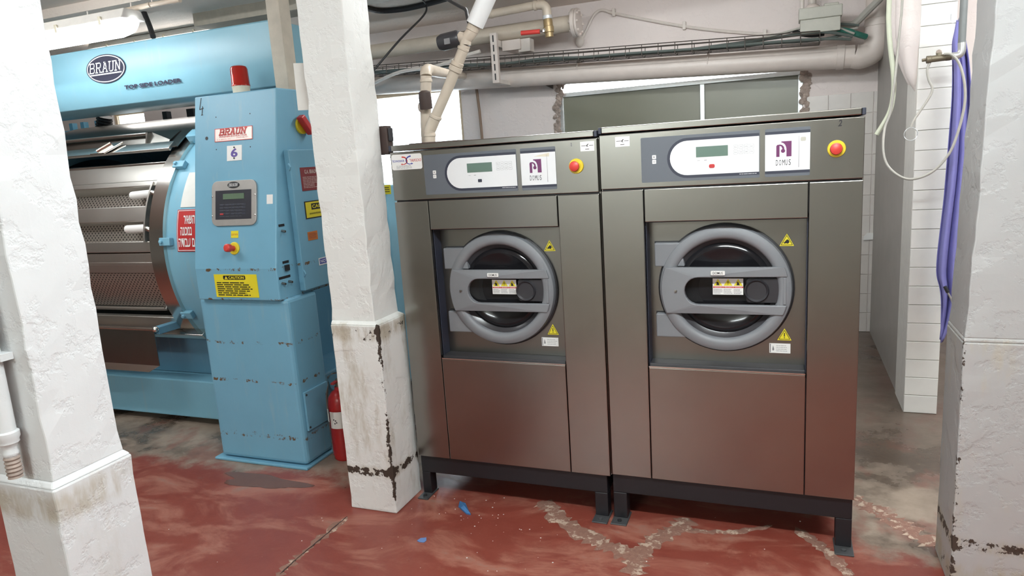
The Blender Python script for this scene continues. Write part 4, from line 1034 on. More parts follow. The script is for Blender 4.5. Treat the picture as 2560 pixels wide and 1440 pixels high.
# little toggles and dymo strips on the narrow side face
for (u0, v0, u1, v1) in ((696, 564, 710, 559), (706, 656, 721, 650), (697, 696, 725, 686)):
    a0, a1, b0, b1 = R2(FSU, u0, v0, u1, v1); plate(MB(), FSU, a0, a1, b1-.012, b1, 0, .0015).build('dymo_strip', 'ink', cb_)
for (u, v) in ((704, 577), (705, 708), (722, 703)):
    A, B = FSU.uv(u, v); MB().cyl(FSU.p(A, B, 0), FSU.p(A, B-.004, .022), .006, 8).build('toggle_switch', 'steel_dark', cb_)
A, B = FSU.uv(716, 669); plate(MB(), FSU, A-.014, A+.014, B-.014, B+.014, 0, .010).build('rocker_switch', 'ink', cb_)
# access plate low on the pedestal side
FP = Face((CX1, 0, 0), (0, 1, 0), (0, 0, 1))
ap = plate(MB(), FP, 2.715, 2.905, .195, .40, 0, .012).build('access_plate', 'cabblue', cb_, bevel=.002)
for q in ((2.728, .212), (2.728, .385)): MB().sphere(FP.p(q[0], q[1], .012), .006, 6).build('screw', 'ink', ap)

# beacon on the cabinet
bc = thing('warning_beacon', 'red warning beacon with cream base on top of the blue cabinet', 'beacon light', (-2.61, 3.0, 1.9))
bp = onY(604, 228, 2.99); bo = Vector((bp.x, 2.99, ZT))
MB().lathe([(.043, 0), (.043, .03), (.0455, .052), (.0001, .052)], bo, (0, 0, 1), 32).build('base', 'cream', bc, smooth=True)
MB().lathe([(.047, .050), (.047, .056), (.0455, .058), (.0435, .135), (.038, .147), (.028, .152), (.0001, .153)], bo, (0, 0, 1), 32).build('dome', 'beacon_red', bc, smooth=True)
MB().lathe([(.016, .052), (.016, .12), (.0001, .125)], bo, (0, 0, 1), 16).build('lamp', 'redsign', bc, smooth=True)

# ------------------------------------------------------------------ things round the blue machine
t = thing('steel_post', 'square beige steel post beside the blue machine hood', 'post', (-2.44, 3.12, 1.2))
MB().box(-2.485, -2.40, 3.072, 3.155, 1.2, ZC).build('tube', 'post', t, bevel=.004)
MB().box(-2.52, -2.365, 3.068, 3.175, 1.19, 1.2).build('end_plate', 'post', t)
t = thing('pressure_tank', 'tall dark blue tank behind the blue machine', 'tank', (-3.42, 4.82, 0))
MB().cyl((-3.42, 4.82, .12), (-3.42, 4.82, 2.30), .20, 32).build('shell', 'darkblue', t, smooth=True)
MB().lathe([(.20, 0), (.19, .06), (.14, .12), (.0001, .15)], (-3.42, 4.82, 2.30), (0, 0, 1), 32).build('dome', 'galv', t, smooth=True)
for k in range(3): a = 2.1*k; MB().cyl((-3.42+.15*math.cos(a), 4.82+.15*math.sin(a), 0), (-3.42+.15*math.cos(a), 4.82+.15*math.sin(a), .14), .02, 8).build('leg', 'darkblue', t)
t = thing('equipment_cabinet', 'low blue cabinet with a yellow label between pillar and left washer', 'cabinet', (-2.72, 4.1, 0))
MB().box(-2.85, -2.42, 3.95, 4.5, .02, 1.37).build('body', 'blue', t, bevel=.01)
MB().box(-2.83, -2.44, 3.97, 4.48, 0, .02).build('plinth', 'darkblue', t)
FC = Face((0, 3.95, 0), (1, 0, 0), (0, 0, 1)); A, B = FC.uv(967, 474)
lb = plate(MB(), FC, A-.03, A+.03, B-.03, B+.03, 0, .002).build('label', 'warn', t); lines_of_print(MB(), FC, A-.02, A+.024, B-.02, B+.02, 3, .0025, .4).build('small_print', 'ink', lb)

# fire extinguisher in a plastic bag
ex = Vector((-2.152, 2.865, 0)); t = thing('fire_extinguisher', 'red fire extinguisher wrapped in clear plastic beside the pillar', 'fire extinguisher', ex)
MB().lathe([(.055, 0), (.060, .006), (.0605, .02), (.0605, .300), (.056, .335), (.040, .362), (.022, .375), (.020, .392), (.0001, .392)], ex, (0, 0, 1), 32).build('cylinder', 'exting', t, smooth=True)
vv = MB().lathe([(.015, .39), (.015, .425), (.011, .43), (.0001, .43)], ex, (0, 0, 1), 16).build('valve', 'oldbrass', t, smooth=True)
MB().hexa([ex+Vector((-.01, -.05, .415)), ex+Vector((.01, -.05, .415)), ex+Vector((.01, .03, .425)), ex+Vector((-.01, .03, .425))], [ex+Vector((-.01, -.05, .422)), ex+Vector((.01, -.05, .422)), ex+Vector((.01, .03, .432)), ex+Vector((-.01, .03, .432))]).build('lever', 'redsign', vv)
vs_ = []; rr = random.Random(5); n = 20
mbx = MB(); rows = [(.030, .066), (.10, .068), (.20, .069), (.30, .070), (.36, .066), (.41, .052), (.445, .05), (.46, .03)]
for z, r in rows: vs_ += [ex+Vector(((r+rr.uniform(-.003, .005))*math.cos(2*math.pi*k/n), (r+rr.uniform(-.003, .005))*math.sin(2*math.pi*k/n), z)) for k in range(n)]
mbx.add(vs_, [(i*n+k, i*n+(k+1) % n, (i+1)*n+(k+1) % n, (i+1)*n+k) for i in range(len(rows)-1) for k in range(n)]); mbx.build('plastic_bag', 'plastic_film', t, smooth=True)
def ring_label(t_, c, r, a0, a1, z0, z1, mat, nm):
    mb = MB(); n = 8; vs = []
    for k in range(n+1):
        a = math.radians(a0+(a1-a0)*k/n); vs += [(c.x+r*math.cos(a), c.y+r*math.sin(a), z0), (c.x+r*math.cos(a), c.y+r*math.sin(a), z1)]
    mb.add(vs, [(2*k, 2*k+2, 2*k+3, 2*k+1) for k in range(n)]); return mb.build(nm, mat, t_, smooth=True)
ring_label(t, ex, .0708, -160, -118, .215, .285, 'paper', 'data_label'); lb = ring_label(t, ex, .0712, -108, -48, .185, .275, 'paper', 'inspection_label')
for q in ((-88, .21), (-84, .225), (-92, .23), (-80, .215)): ring_label(t, ex, .0716, q[0], q[0]+5, q[1], q[1]+.007, 'ink', 'stamp')

# paper sleeve on the pillar and black switch box behind it
pts = [onY(733, 158, 2.47), onY(766, 158, 2.47), onY(768, 276, 2.47), onY(745, 276, 2.47)]; pts[1].x = -1.816; pts[2].x = -1.816
solo(MB().prism(pts, (0, .004, 0)).build('paper_sheet', 'paper'), 'white paper sheet taped to the side of the middle pillar', 'paper')
t = thing('switch_box', 'small dark switch box on the edge of the middle pillar', 'switch', (-1.6, 2.64, 1.5))
MB().box(-1.625, -1.572, 2.618, 2.66, 1.545, 1.665).build('box', 'brownrubber', t, bevel=.004)
MB().box(-1.572, -1.560, 2.625, 2.65, 1.60, 1.655).build('lever', 'dark_plastic', t, bevel=.003)
MB().tube([onY(960, 330, 2.66), onY(975, 338, 2.66), onY(982, 360, 2.68), onY(976, 395, 2.70)], .0025, 6, 5).build('lead', 'cable_grey', t)

# drain fitting on the near pillar
dp = onY(12, 1000, .93)
t = thing('drain_pipe', 'white painted pipe with threaded end on the near pillar', 'pipe', (dp.x, .93, .84))
P0 = onY(16, 1080, .925); P1 = Vector((P0.x, .925, ZC))
MB().cyl((P0.x, .925, P0.z), (P0.x, .925, ZC), .0195, 18).build('pipe', 'white_pillar_near', t, smooth=True)
z = P0.z
MB().lathe([(.0185, .004), (.024, 0), (.024, -.012), (.021, -.018), (.021, -.024), (.016, -.030), (.014, -.040), (.016, -.046), (.016, -.052), (.012, -.058), (.0001, -.058)], (P0.x, .925, z), (0, 0, 1), 20).build('reducer', 'white_pillar_near', t, smooth=True)
MB().lathe([(q, -.056-.0045*k) for k, q in enumerate([.0145, .0165, .0135, .0165, .0135, .0165, .0135, .0165, .0135, .0165, .0135, .015, .0001])], (P0.x, .925, z), (0, 0, 1), 18).build('threaded_end', 'rubble', t, smooth=True)
MB().box(P0.x-.03, P0.x+.03, .925, .953, z+.16, z+.175).build('pipe_clip', 'white_pillar_near', t)

# conduits and cable by the light
t = thing('conduit', 'beige conduit running above the fluorescent fitting', 'conduit', onY(310, 25, 2.86))
MB().tube([onY(60, 85, 2.86), onY(115, 70, 2.86), onY(220, 46, 2.86), onY(310, 27, 2.86), onY(372, 13, 2.86), onY(450, 0, 2.86)], .0125, 10, 4).build('tube', 'pvc', t, smooth=True)
MB().tube([onY(306, 42, 2.85), onY(318, 33, 2.85), onY(340, 22, 2.85), onY(375, 12, 2.855)], .013, 10, 4).build('branch', 'pvc', t, smooth=True)
for u, v in ((220, 46), (328, 23), (380, 11)): p = onY(u, v, 2.86); MB().cyl(p, p+Vector((.004, 0, .035)), .004, 6).build('clip', 'conduit', t)
solo(MB().tube([onZ(345, -4, ZC-.012), onZ(352, 12, ZC-.012), onY(372, 60, 3.75), onY(383, 92, 3.62)], .017, 8, 4).build('black_cable', 'rubber'), 'black cable dropping from the ceiling behind the hood', 'cable')
struct(MB().box(-4.1, -1.9, 4.24, 4.44, 2.60, ZC).build('beam', 'beam'), 'beige ceiling beam above the blue machine')
struct(MB().box(-8.4, -1.9, 3.55, 3.84, 2.63, ZC).build('beam', 'ceil'), 'low ceiling beam left of the middle pillar')

# ------------------------------------------------------------------ pipes on top of and behind the washers
def pipe_thing(name, label, cat='pipe', loc=None, group=None): return thing(name, label, cat, loc, group)
def collar(t, p, d, r, ln=.02, mat='pvc', nm='collar'):
    p = Vector(p); d = Vector(d).normalized(); return MB().cyl(p-d*ln/2, p+d*ln/2, r, 20).build(nm, mat, t, smooth=True, bevel=.002)
# Y-shaped vent of the left washer
yv = 2.88
Y_ = lambda u, v, y=yv: onY(u, v, y)
B0 = Y_(1074, 352); B0.z = 1.579
t = pipe_thing('vent_pipe', 'beige Y-shaped plastic vent pipe rising from the left washer', loc=B0)
MB().box(B0.x-.085, B0.x+.17, yv-.045, yv+.06, 1.579, 1.590).build('flange_plate', 'brownrubber', t, bevel=.003)
Pm = Y_(1087, 296); Pt = Y_(1163, 112)
MB().tube([B0, Y_(1074, 330), Y_(1078, 318), Pm], .0265, 16, 4).build('stem', 'pvc', t, smooth=True)
MB().tube([Pm, Y_(1118, 225), Y_(1143, 163), Pt], .0235, 16).build('branch', 'pvc', t, smooth=True)
dd = (Pt-Pm)
for u, v, r, ln in ((1098, 293, .0300, .016), (1086, 331, .0300, .014)): pass
collar(t, Y_(1089, 292), dd, .0290, .014); collar(t, Y_(1074, 338), (0, 0, 1), .0290, .014); collar(t, Y_(1139, 172), dd, .0305, .022); collar(t, Y_(1143, 160), dd, .0285, .018); collar(t, Y_(1158, 122), dd, .0265, .012)
El = Y_(1165, 98)
MB().tube([Pt, El, Y_(1172, 90), Y_(1178, 82), Y_(1183, 73)], .0250, 16, 3).build('elbow', 'pvc', t, smooth=True)
collar(t, Y_(1183, 70), Y_(1215, 0)-Y_(1187, 64), .028, .026)
MB().tube([El, Y_(1148, 93)], .024, 14).build('side_branch', 'pvc', t, smooth=True)
# black screw cap with a grey sticker
c0, c1 = Y_(1150, 95), Y_(1096, 109)
cp = MB().lathe([(.030, 0), (.036, .01), (.036, (c1-c0).length*.8), (.030, (c1-c0).length*.95), (.0001, (c1-c0).length)], c0, c1-c0, 24).build('screw_cap', 'dark_plastic', t, smooth=True)
Fq = Face(c0+(c1-c0)*.42+Vector((0, -.0365, -.008)), (1, 0, .05), (0, 0, 1)); plate(MB(), Fq, -.015, .012, -.012, .012, -.004, .0015).build('sticker', 'inkgrey', cp)
# upright that turns back to the wall main, with a brown stopper
t = pipe_thing('drain_riser', 'beige upright pipe with brown stopper behind the Y-shaped vent', loc=Vector((Y_(1066, 335, 2.98).x, 2.98, 1.58)))
Rb = Y_(1066, 335, 2.98); Rt_ = Y_(1065, 190, 2.98)
MB().tube([Vector((Rb.x, 2.98, 1.579)), Rb, Y_(1064, 260, 2.98), Rt_], .0255, 16, 2).build('riser', 'pvc', t, smooth=True)
MB().tube([Rt_, Y_(1065, 180, 2.99), Y_(1070, 174, 3.04), Y_(1082, 177, 3.12), Y_(1105, 182, 3.5), Y_(1140, 188, 4.6), Y_(1160, 190, 5.56)], .027, 16, 4).build('bend', 'pvc', t, smooth=True)
collar(t, Y_(1065, 202, 2.98), (0, 0, 1), .029, .014)
MB().lathe([(.0290, 0), (.0295, .05), (.0265, .075), (.012, .082), (.0001, .082)], Y_(1066, 272, 2.945), Vector((.05, -.18, 1)), 20).build('stopper', 'brownrubber', t, smooth=True)
MB().sphere(Y_(1052, 268, 2.96), .018, 8, (.8, .8, 1.3)).build('cap_nut', 'pvc_pink', t, smooth=True)
# thick white pipe above
t = pipe_thing('sleeve_pipe', 'thick bright white pipe slanting up to the ceiling', loc=Y_(1187, 60))
W0 = Y_(1187, 62); W1 = Y_(1216, -3); dW = (W1-W0).normalized()
L_ = (ZC-W0.z)/dW.z
MB().lathe([(.030, 0), (.0385, 0), (.0385, L_), (.03, L_)], W0, dW, 28, caps=False).build('sleeve', 'pvc_white', t, smooth=True)
# corrugated black drop and thin black cable from the ceiling
solo(MB().tube([onZ(905, 17, ZC-.02), onZ(948, 27, ZC-.02), onZ(1000, 24, ZC-.02), onZ(1052, 14, ZC-.02), onZ(1105, 0, ZC-.02), onZ(1130, -8, ZC-.02)], .020, 10, 5).build('black_hose', 'rubber'), 'thick black hose sagging under the ceiling', 'hose')
solo(MB().tube([onZ(1052, -6, ZC-.01), onY(1066, 15, 4.9), onY(1058, 40, 4.6), onY(1000, 99, 4.2), onY(931, 179, 4.0), onY(880, 230, 3.95)], .007, 6, 5).build('thin_cable', 'rubber'), 'thin black cable slanting down behind the middle pillar', 'cable')
solo(MB().tube([Y_(1112, -5, 3.3), Y_(1148, 15, 3.1), Y_(1164, 24, 3.0), Y_(1168, 38, 2.95), Y_(1172, 55, 2.9)], .0085, 8, 5).build('gland_cable', 'rubber'), 'black cable with a gland entering the white pipe', 'cable')

# wall main: wide pipe along the back wall that turns up at the partition
ym = 5.60; RP = .078
t = pipe_thing('main_pipe', 'wide cream main pipe along the back wall turning up beside the partition', loc=onY(1700, 158, ym))
pA, pB = onY(900, 217, ym), onY(2135, 141, ym)
MB().tube([pA, pB], RP, 28).build('run', 'pvc_pink', t, smooth=True)
pV = onY(2195, 60, ym)
eb = [pB, pB+(pB-pA).normalized()*.05]
c_ = Vector((pV.x, ym, pB.z))
MB().tube([pB, Vector((c_.x-.10, ym, pB.z-.008)), Vector((c_.x-.03, ym, pB.z+.02)), Vector((c_.x, ym, pB.z+.09)), Vector((c_.x, ym, pB.z+.16))], RP*1.03, 28, 5).build('elbow', 'pvc_pink', t, smooth=True)
MB().cyl(Vector((c_.x, ym, pB.z+.12)), Vector((c_.x, ym, ZC-.004)), RP, 28).build('riser', 'pvc_pink', t, smooth=True)
for u, v in ((1449, 169), (1771, 155), (1252, 181)): collar(t, onY(u, v, ym), pB-pA, RP+.004, .008, 'pvc_pink', 'joint')
collar(t, onY(2100, 143, ym), pB-pA, RP+.006, .05, 'pvc_pink', 'joint'); collar(t, (c_.x, ym, pB.z+.21), (0, 0, 1), RP+.006, .05, 'pvc_pink', 'joint')
# upper pipe with blind flange
t = pipe_thing('flanged_pipe', 'cream pipe ending in a bolted blind flange below the ceiling', loc=onY(1200, 90, 5.45))
qA, qB = onY(880, 138, 5.45), onY(1432, 58, 5.45)
MB().tube([qA, qB], .062, 24).build('run', 'pvc', t, smooth=True)
dq = (qB-qA).normalized()
fl_ = MB().cyl(qB, qB+dq*.03, .105, 28).build('flange', 'pvc_pink', t, smooth=True, bevel=.003)
MB().cyl(qB+dq*.032, qB+dq*.05, .105, 28).build('blind_disc', 'pvc_pink', t, smooth=True, bevel=.003)
xq, yq = orth(dq)
for k in range(8): a = k*math.pi/4; p = qB+(xq*math.cos(a)+yq*math.sin(a))*.088; MB().cyl(p-dq*.01, p+dq*.065, .009, 6).build('bolt', 'pvc_pink', fl_)
# small pipe with brass valve and red lever
yb_ = 5.1
t = pipe_thing('valve_pipe', 'small cream pipe with brass valve and red lever', loc=onY(1369, 60, yb_))
vA, vB, vC = onY(1175, 45, yb_), onY(1345, 12, yb_), onY(1366, 22, yb_)
MB().tube([vA, vB], .030, 18).build('run', 'pvc', t, smooth=True)
MB().tube([vB, onY(1358, 13, yb_), vC, onY(1368, 40, yb_)], .033, 18, 4).build('elbow', 'pvc', t, smooth=True)
for u, v in ((1228, 34), (1338, 14)): collar(t, onY(u, v, yb_), vB-vA, .035, .02)
va, vb2 = onY(1368, 38, yb_), onY(1374, 93, yb_); dv = vb2-va
collar(t, va+dv*.1, dv, .036, .025, 'silver', 'hose_clamp')
vb = MB().lathe([(.030, .1*dv.length), (.034, .3*dv.length), (.034, .5*dv.length), (.038, .52*dv.length), (.038, .78*dv.length), (.030, .8*dv.length), (.030, dv.length), (.0001, dv.length)], va, dv, 10).build('valve_body', 'brass', t, smooth=True)
nut = onY(1360, 75, yb_-.05); MB().cyl(nut, nut+Vector((0, .06, 0)), .013, 8).build('spindle', 'steel_bright', vb)
h0, h1 = onY(1358, 78, yb_-.055), onY(1303, 83, yb_-.065)
MB().tube([h0+(h1-h0)*.15, h1], .017, 10).build('lever', 'red', vb, smooth=True)
MB().tube([h0, h0+(h1-h0)*.2], .011, 8).build('lever_neck', 'steel_bright', vb)
# slotted channel bracket with its arm
t = thing('channel_bracket', 'white slotted steel channel bracket holding the pipes', 'bracket', onY(1234, 205, 5.3))
k0, k1 = onY(1226, 84, 5.31), onY(1243, 208, 5.31)
MB().box(k0.x, k0.x+.055, 5.29, 5.33, k1.z, k0.z).build('channel', 'pvc_pink', t, bevel=.003)
for k in range(5): zz = k1.z+(k0.z-k1.z)*(.06+.19*k); MB().box(k0.x+.022, k0.x+.032, 5.2885, 5.295, zz, zz+.05).build('slot', 'rubber', t)
MB().box(k0.x, k0.x+.05, 5.33, YB, k0.z-.10, k0.z-.05).build('arm', 'conduit', t); MB().box(k0.x, k0.x+.05, 5.33, YB, k1.z+.0, k1.z+.03).build('arm', 'conduit', t)
bb = onY(1300, 108, 5.6); MB().box(k0.x+.055, onY(1300, 100, 5.4).x, 5.40, 5.43, k0.z-.13, k0.z-.05).build('cross_channel', 'pvc_pink', t, bevel=.003)
e0 = onY(1292, 97, 5.4); MB().box(e0.x, e0.x+.10, 5.42, 5.52, e0.z-.10, e0.z).build('channel_end', 'conduit', t, bevel=.004)
# cable tray and cables
t = thing('cable_tray', 'wire mesh cable tray running along the back wall', 'cable tray', onY(1500, 130, 5.55))
def trayz(x): return None
T0, T1 = onY(905, 166, 5.36), onY(2050, 77, 5.36); S0, S1 = onY(905, 190, 5.36), onY(2050, 106, 5.36)
for (a, b, dy) in ((T0, T1, 0), (S0, S1, 0), (T0+Vector((0, 0, -.03)), T1+Vector((0, 0, -.02)), 0), (T0, T1, .14), (S0, S1, .14), (S0, S1, .07)):
    MB().tube([a+Vector((0, dy, 0)), b+Vector((0, dy, 0))], .0035, 6).build('long_wire', 'wire', t)
n = 31
for k in range(n):
    f = k/(n-1); a = T0.lerp(T1, f); b = S0.lerp(S1, f)
    MB().tube([a, b, b+Vector((0, .14, 0)), a+Vector((0, .14, 0))], .003, 6).build('cross_wire', 'wire', t)
for k, (mt, r) in enumerate((('cable_dark', .009), ('cable_dark', .010), ('cable_grey', .007), ('cable_dark', .009), ('cable_grey', .006), ('cable_dark', .009))):
    rr = random.Random(20+k); pts = []
    for j in range(12):
        f = j/11; b = S0.lerp(S1, f); rise = .05*max(0, (f-.8)/.2)
        pts.append(b+Vector((0, .014+.022*k+rr.uniform(-.002, .002), r+.006+rr.uniform(0, .018)+rise*(k % 3))))
    pts.append(onY(2128+4*k, 98-7*k, 5.40+.018*k))
    solo(MB().tube(pts, r, 8, 4).build('tray_cable', M[mt]), ['thick dark cable at the front of the wire tray', 'second dark cable from the front of the wire tray', 'thin grey cable in the middle of the wire tray', 'dark cable behind the thin grey cable in the tray', 'thinnest grey cable towards the back of the tray', 'dark cable at the very back of the wire tray'][k], 'cable', 'cables in the wire tray')
solo(MB().tube([onY(935, 208, 5.25), onY(1000, 180, 5.25), onY(1090, 165, 5.26), onY(1160, 140, 5.27), onY(1200, 128, 5.27)], .014, 8, 5).build('loose_cable', 'conduit'), 'loose beige cable looping below the tray near the pillar', 'cable')
# conduit on the wall
t = thing('wall_conduit', 'thin white conduit clipped across the upper back wall', 'conduit', onY(1700, 65, YB-.02))
MB().tube([onY(u, v, YB-.02) for u, v in ((1453, 100), (1466, 75), (1480, 46), (1492, 30), (1508, 25), (1535, 33), (1620, 50), (1711, 66), (1800, 77), (1918, 86), (1975, 88))], .011, 8, 4).build('tube', 'conduit', t, smooth=True)
p = onY(1450, 103, YB-.03); MB().sphere(p, .045, 8, (.8, .6, 1)).build('end_box', 'conduit', t, smooth=True)
for u, v in ((1535, 33), (1711, 66), (1912, 86)): p = onY(u, v, YB-.016); MB().box(p.x-.012, p.x+.012, YB-.036, YB, p.z-.025, p.z+.035).build('saddle', 'conduit', t, bevel=.002)
# junction box on the tray
j0, j1 = onY(1998, 84, 5.38), onY(2106, 40, 5.38)
t = thing('junction_box', 'dusty beige junction box sitting on the cable tray', 'junction box', Vector(((j0.x+j1.x)/2, 5.46, j0.z)))
zmid = j0.z+.085
MB().box(j0.x+.006, j1.x-.01, 5.38, 5.54, j0.z-.005, zmid).build('box', 'jboxbeige', t, bevel=.004)
MB().box(j0.x-.004, j1.x, 5.37, 5.55, zmid, zmid+.075).build('lid', 'jboxbeige', t, bevel=.006)
MB().sphere(((j0.x+j1.x)/2-.05, 5.46, zmid+.075), .045, 8, (1.2, 1, .8)).build('putty_lump', 'pvc_pink', t, smooth=True)
MB().box((j0.x+j1.x)/2+.02, j1.x-.02, 5.41, 5.52, zmid+.075, zmid+.095).build('cover', 'jboxbeige', t, bevel=.006)
for u in (2005, 2030):
    p = onY(u, 35, 5.5 if u < 2010 else 5.7); solo(MB().cyl((p.x, 5.50 if u < 2010 else 5.70, zmid+.07 if u < 2010 else zmid-.02), (p.x, 5.50 if u < 2010 else 5.70, ZC), .014 if u < 2010 else .028, 12).build('upright_conduit', 'conduit', smooth=True), 'thin upright conduit left of the pair above the junction box' if u < 2010 else 'wide upright conduit right of the pair above the junction box', 'conduit')
solo(MB().tube([onY(1984, 76, 5.46), onY(2000, 84, 5.46), onY(2030, 88, 5.47), onY(2060, 84, 5.48)], .016, 8, 4).build('cable_end', 'rubber'), 'blunt black cable end under the junction box', 'cable')
solo(MB().tube([onY(2093, 74, 5.44), onY(2120, 78, 5.45), onY(2145, 86, 5.47), onY(2165, 92, 5.5)], .020, 8, 4).build('green_strap', 'green'), 'green sleeve over cables beside the junction box', 'strap')
solo(MB().tube([onY(2203, -6, 5.35), onY(2172, 25, 5.42), onY(2142, 55, 5.5), onY(2125, 62, 5.55), onY(2105, 62, 5.58)], .024, 10, 4).build('slanting_conduit', 'cable_grey'), 'grey conduit slanting up behind the wide main pipe', 'conduit')
solo(MB().tube([onY(1190, 212, 5.75), onY(1199, 280, 5.75), onY(1206, 352, 5.75), Vector((onY(1206, 352, 5.75).x+.02, 5.75, 0))], .013, 8).build('brown_rod', 'woodbrown'), 'thin brown rod standing against the back wall', 'rod')
solo(MB().prism([onY(1362, 212, YB-.001), onY(1383, 222, YB-.001), onY(1384, 201, YB-.001), onY(1376, 204, YB-.001)], (0, -.03, 0)).build('metal_clip', 'wire'), 'dark bent metal clip beside the olive window', 'clip')
MB().prism([onY(2158, 600, YB-.008), onY(2190, 598, YB-.008), onY(2190, 582, YB-.008), onY(2168, 582, YB-.008), onY(2160, 590, YB-.008)], (0, -.01, 0)).build('outlet_plate', 'white', wall_back)

# ------------------------------------------------------------------ right side: hoses, tap, cloth
yh = 3.98
Hs = lambda u, v, y=yh: onY(u, v, y)
solo(MB().tube([Vector((Hs(2224, 0).x, yh, ZC)), Hs(2223, 0), Hs(2222, 60), Hs(2226, 120), Hs(2234, 190), Hs(2233, 240), Hs(2222, 285), Hs(2191, 337)], .0115, 10, 5).build('cut_hose', 'hose_green', smooth=True), 'pale green hose hanging with a slanted cut end', 'hose')
# tap on a grey drop pipe
yt = 3.80
t = thing('hose_tap', 'old brass tap on a grey drop pipe in front of the tiled stub', 'tap', onY(2404, 118, yt))
g0 = onY(2404, 118, yt)
MB().cyl((g0.x, yt, g0.z+.01), (g0.x, yt, ZC), .0155, 16).build('drop_pipe', 'greypipe', t, smooth=True)
MB().tube([g0+Vector((0, 0, .02)), onY(2404, 128, yt), onY(2396, 138, yt), onY(2378, 141, yt)], .0165, 12, 4).build('elbow', 'galv', t, smooth=True)
MB().tube([onY(2382, 141, yt), onY(2350, 145, yt), onY(2319, 149, yt)], .0150, 12).build('body', 'oldbrass', t, smooth=True)
collar(t, onY(2322, 149, yt), (1, 0, 0), .017, .02, 'oldbrass', 'ring'); collar(t, onY(2370, 142, yt), (1, 0, 0), .017, .02, 'oldbrass', 'ring')
MB().tube([onY(2318, 149, yt), onY(2305, 151, yt)], .007, 8).build('spout', 'oldbrass', t)
MB().tube([onY(2348, 145, yt), onY(2347, 132, yt)], .011, 10).build('bonnet', 'oldbrass', t)
MB().prism([onY(2340, 134, yt), onY(2356, 134, yt), onY(2354, 126, yt), onY(2348, 123, yt), onY(2342, 126, yt)], (0, .012, 0)).build('handle', 'rubble', t, bevel=.002)
solo(MB().tube([onY(2360, 135, yt-.02), onY(2378, 136, yt-.03), onY(2396, 155, yt-.03), onY(2408, 190, yt-.03), onY(2413, 230, yt-.03), onY(2410, 270, yt-.03), onY(2395, 330, yt-.03), onY(2372, 385, yt-.03), onY(2330, 430, yt-.02), onY(2280, 448, yt), onY(2245, 438, yt+.02), onY(2217, 410, yt+.05), onY(2208, 370, yt+.08), onY(2212, 320, yh-.03), onY(2226, 280, yh-.02), onY(2236, 210, yh-.02), onY(2245, 120, yh), onY(2252, 50, yh), onY(2256, -5, yh), Vector((onY(2256, -5, yh).x, yh, ZC))], .0058, 8, 6).build('looped_hose', 'cable_grey', smooth=True), 'thin grey hose looping from the tap up to the ceiling', 'hose')
t = thing('short_hose', 'thin grey hose hanging from the tap with a wire coil at its end', 'hose', onY(2275, 320, yt))
MB().tube([onY(2325, 155, yt), onY(2318, 175, yt), onY(2322, 200, yt), onY(2331, 222, yt), onY(2322, 245, yt), onY(2300, 278, yt), onY(2285, 300, yt), onY(2277, 318, yt)], .0055, 8, 5).build('tube', 'cable_grey', t, smooth=True)
cc = onY(2277, 335, yt); MB().tube([cc+Vector((.028*math.cos(a*.5), .004*math.sin(a*1.3), .03*math.sin(a*.5))) for a in range(0, 26)], .0016, 5, 2).build('wire_coil', 'silver', t)
# purple cloth
rows = [(52, 2391, 2405), (85, 2383, 2412), (110, 2377, 2416), (150, 2380, 2424), (240, 2380, 2430), (330, 2372, 2428), (440, 2363, 2425), (510, 2357, 2415), (600, 2345, 2408), (690, 2335, 2402), (706, 2346, 2400), (745, 2351, 2396), (800, 2349, 2384), (852, 2350, 2356)]
yc = 3.93; mb = MB(); nx = 28; vs = []; 
for j, (v, ul, ur) in enumerate(rows):
    a = onY(ul, v, yc); b = onY(ur, v, yc); w_ = b.x-a.x
    for i in range(nx+1):
        f = i/nx; ph = f*math.pi*5.2+.25*math.sin(j*.9)
        amp = .018*min(1, w_/.08)
        vs.append((a.x+w_*f+.006*math.sin(ph*1.0+1), yc+amp*math.sin(ph)+.012*math.sin(f*9+j*.35)*min(1, w_/.08), a.z+.010*math.sin(f*7+j)*(1 if j > 8 else .3)))
m = nx+1
mb.add(vs, [(j*m+i, j*m+i+1, (j+1)*m+i+1, (j+1)*m+i) for j in range(len(rows)-1) for i in range(nx)])
cl = mb.build('purple_cloth', 'cloth', smooth=True)
sub = cl.modifiers.new('smooth', 'SUBSURF'); sub.levels = 2; sub.render_levels = 2
so = cl.modifiers.new('thick', 'SOLIDIFY'); so.thickness = .0025
solo(cl, 'purple cloth hanging in folds behind the right pillar', 'cloth')
t = thing('cloth_hook', 'thin wire hook holding up the purple cloth', 'hook', onY(2385, 50, 3.93))
MB().tube([onY(2378, 35, 3.93), onY(2377, 52, 3.93), onY(2384, 58, 3.92), onY(2394, 54, 3.93), onY(2398, 45, 3.88), onY(2404, 40, 3.82)], .0022, 6, 5).build('wire', 'silver', t)
t = thing('spray_lance', 'dark metal lance hanging below the purple cloth', 'lance', onY(2376, 750, 3.88))
MB().tube([onY(2362, 716, 3.88), onY(2370, 731, 3.88)], .0085, 8).build('grip', 'dark_plastic', t, smooth=True)
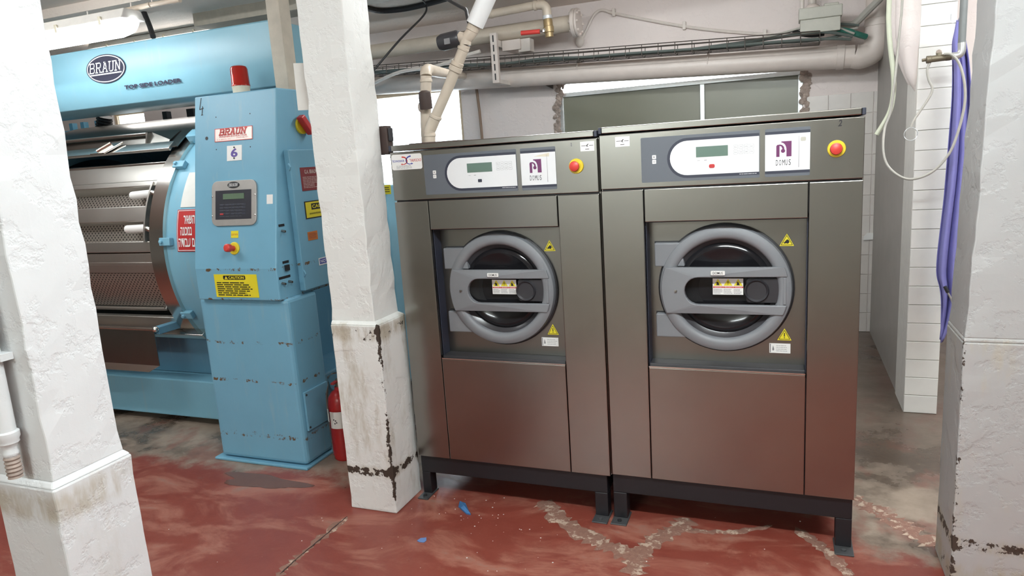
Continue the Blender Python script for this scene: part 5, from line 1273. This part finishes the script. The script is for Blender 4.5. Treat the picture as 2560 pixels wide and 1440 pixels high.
MB().tube([onY(2368, 729, 3.88), onY(2381, 755, 3.88), onY(2386, 785, 3.88)], .0048, 8, 4).build('tube', 'galv', t, smooth=True)

# ------------------------------------------------------------------ litter on the floor
def scrap(pxs, mat, h, label, seed):
    rnd = random.Random(seed); P = [onZ(u, v) for u, v in pxs]; c = sum(P, Vector())/len(P); mb = MB()
    vs = [(p.x, p.y, .001+rnd.uniform(0, h)) for p in P]+[(c.x, c.y, h*1.6)]+[(c.x, c.y, .0008)]+[(p.x, p.y, .0006) for p in P]; n = len(P)
    fs = [(i, (i+1) % n, n) for i in range(n)]+[(n+2+(i+1) % n, n+2+i, n+1) for i in range(n)]+[(i, n+2+i, n+2+(i+1) % n, (i+1) % n) for i in range(n)]
    mb.add(vs, fs); o = mb.build('paper_scrap', mat); return solo(o, label, 'litter', 'blue scraps on the floor')
scrap([(1146, 1268), (1150, 1258), (1164, 1263), (1172, 1278), (1177, 1288), (1166, 1286), (1152, 1274)], 'bluepaper', .012, 'crumpled blue scrap on the floor before the left stand', 1)
scrap([(1043, 1353), (1052, 1347), (1066, 1344), (1066, 1352), (1060, 1357), (1048, 1356)], 'palepaper', .003, 'flat pale blue scrap on the red floor', 2)
mb = MB(); rr = random.Random(9)
for k in range(60):
    p = onZ(rr.gauss(1190, 170), rr.gauss(1300, 50)) if k < 42 else onZ(rr.uniform(400, 2100), rr.uniform(1300, 1435)); s = rr.uniform(.0010, .0026)
    mb.box(p.x-s, p.x+s, p.y-s*.7, p.y+s*.7, 0.0003, s*.8)
tag(solo(mb.build('floor_grit', 'white'), 'tiny white crumbs scattered over the red floor', 'grit'), kind='stuff')

# shallow puddle by the cabinet foot
rr = random.Random(4); c = onZ(655, 1203); vs = []; n = 40
M['puddle'] = plain('puddle_water', (.15, .07, .05), .10)
for k in range(n):
    a = 2*math.pi*k/n; q = 1+.22*math.sin(3*a+1)+.12*math.sin(5*a)+rr.uniform(-.06, .06)
    vs.append((c.x+.24*q*math.cos(a), c.y+.065*q*math.sin(a), .0012))
mb = MB(); mb.add(vs, [tuple(range(n))]); mb.build('puddle', 'puddle', flo)
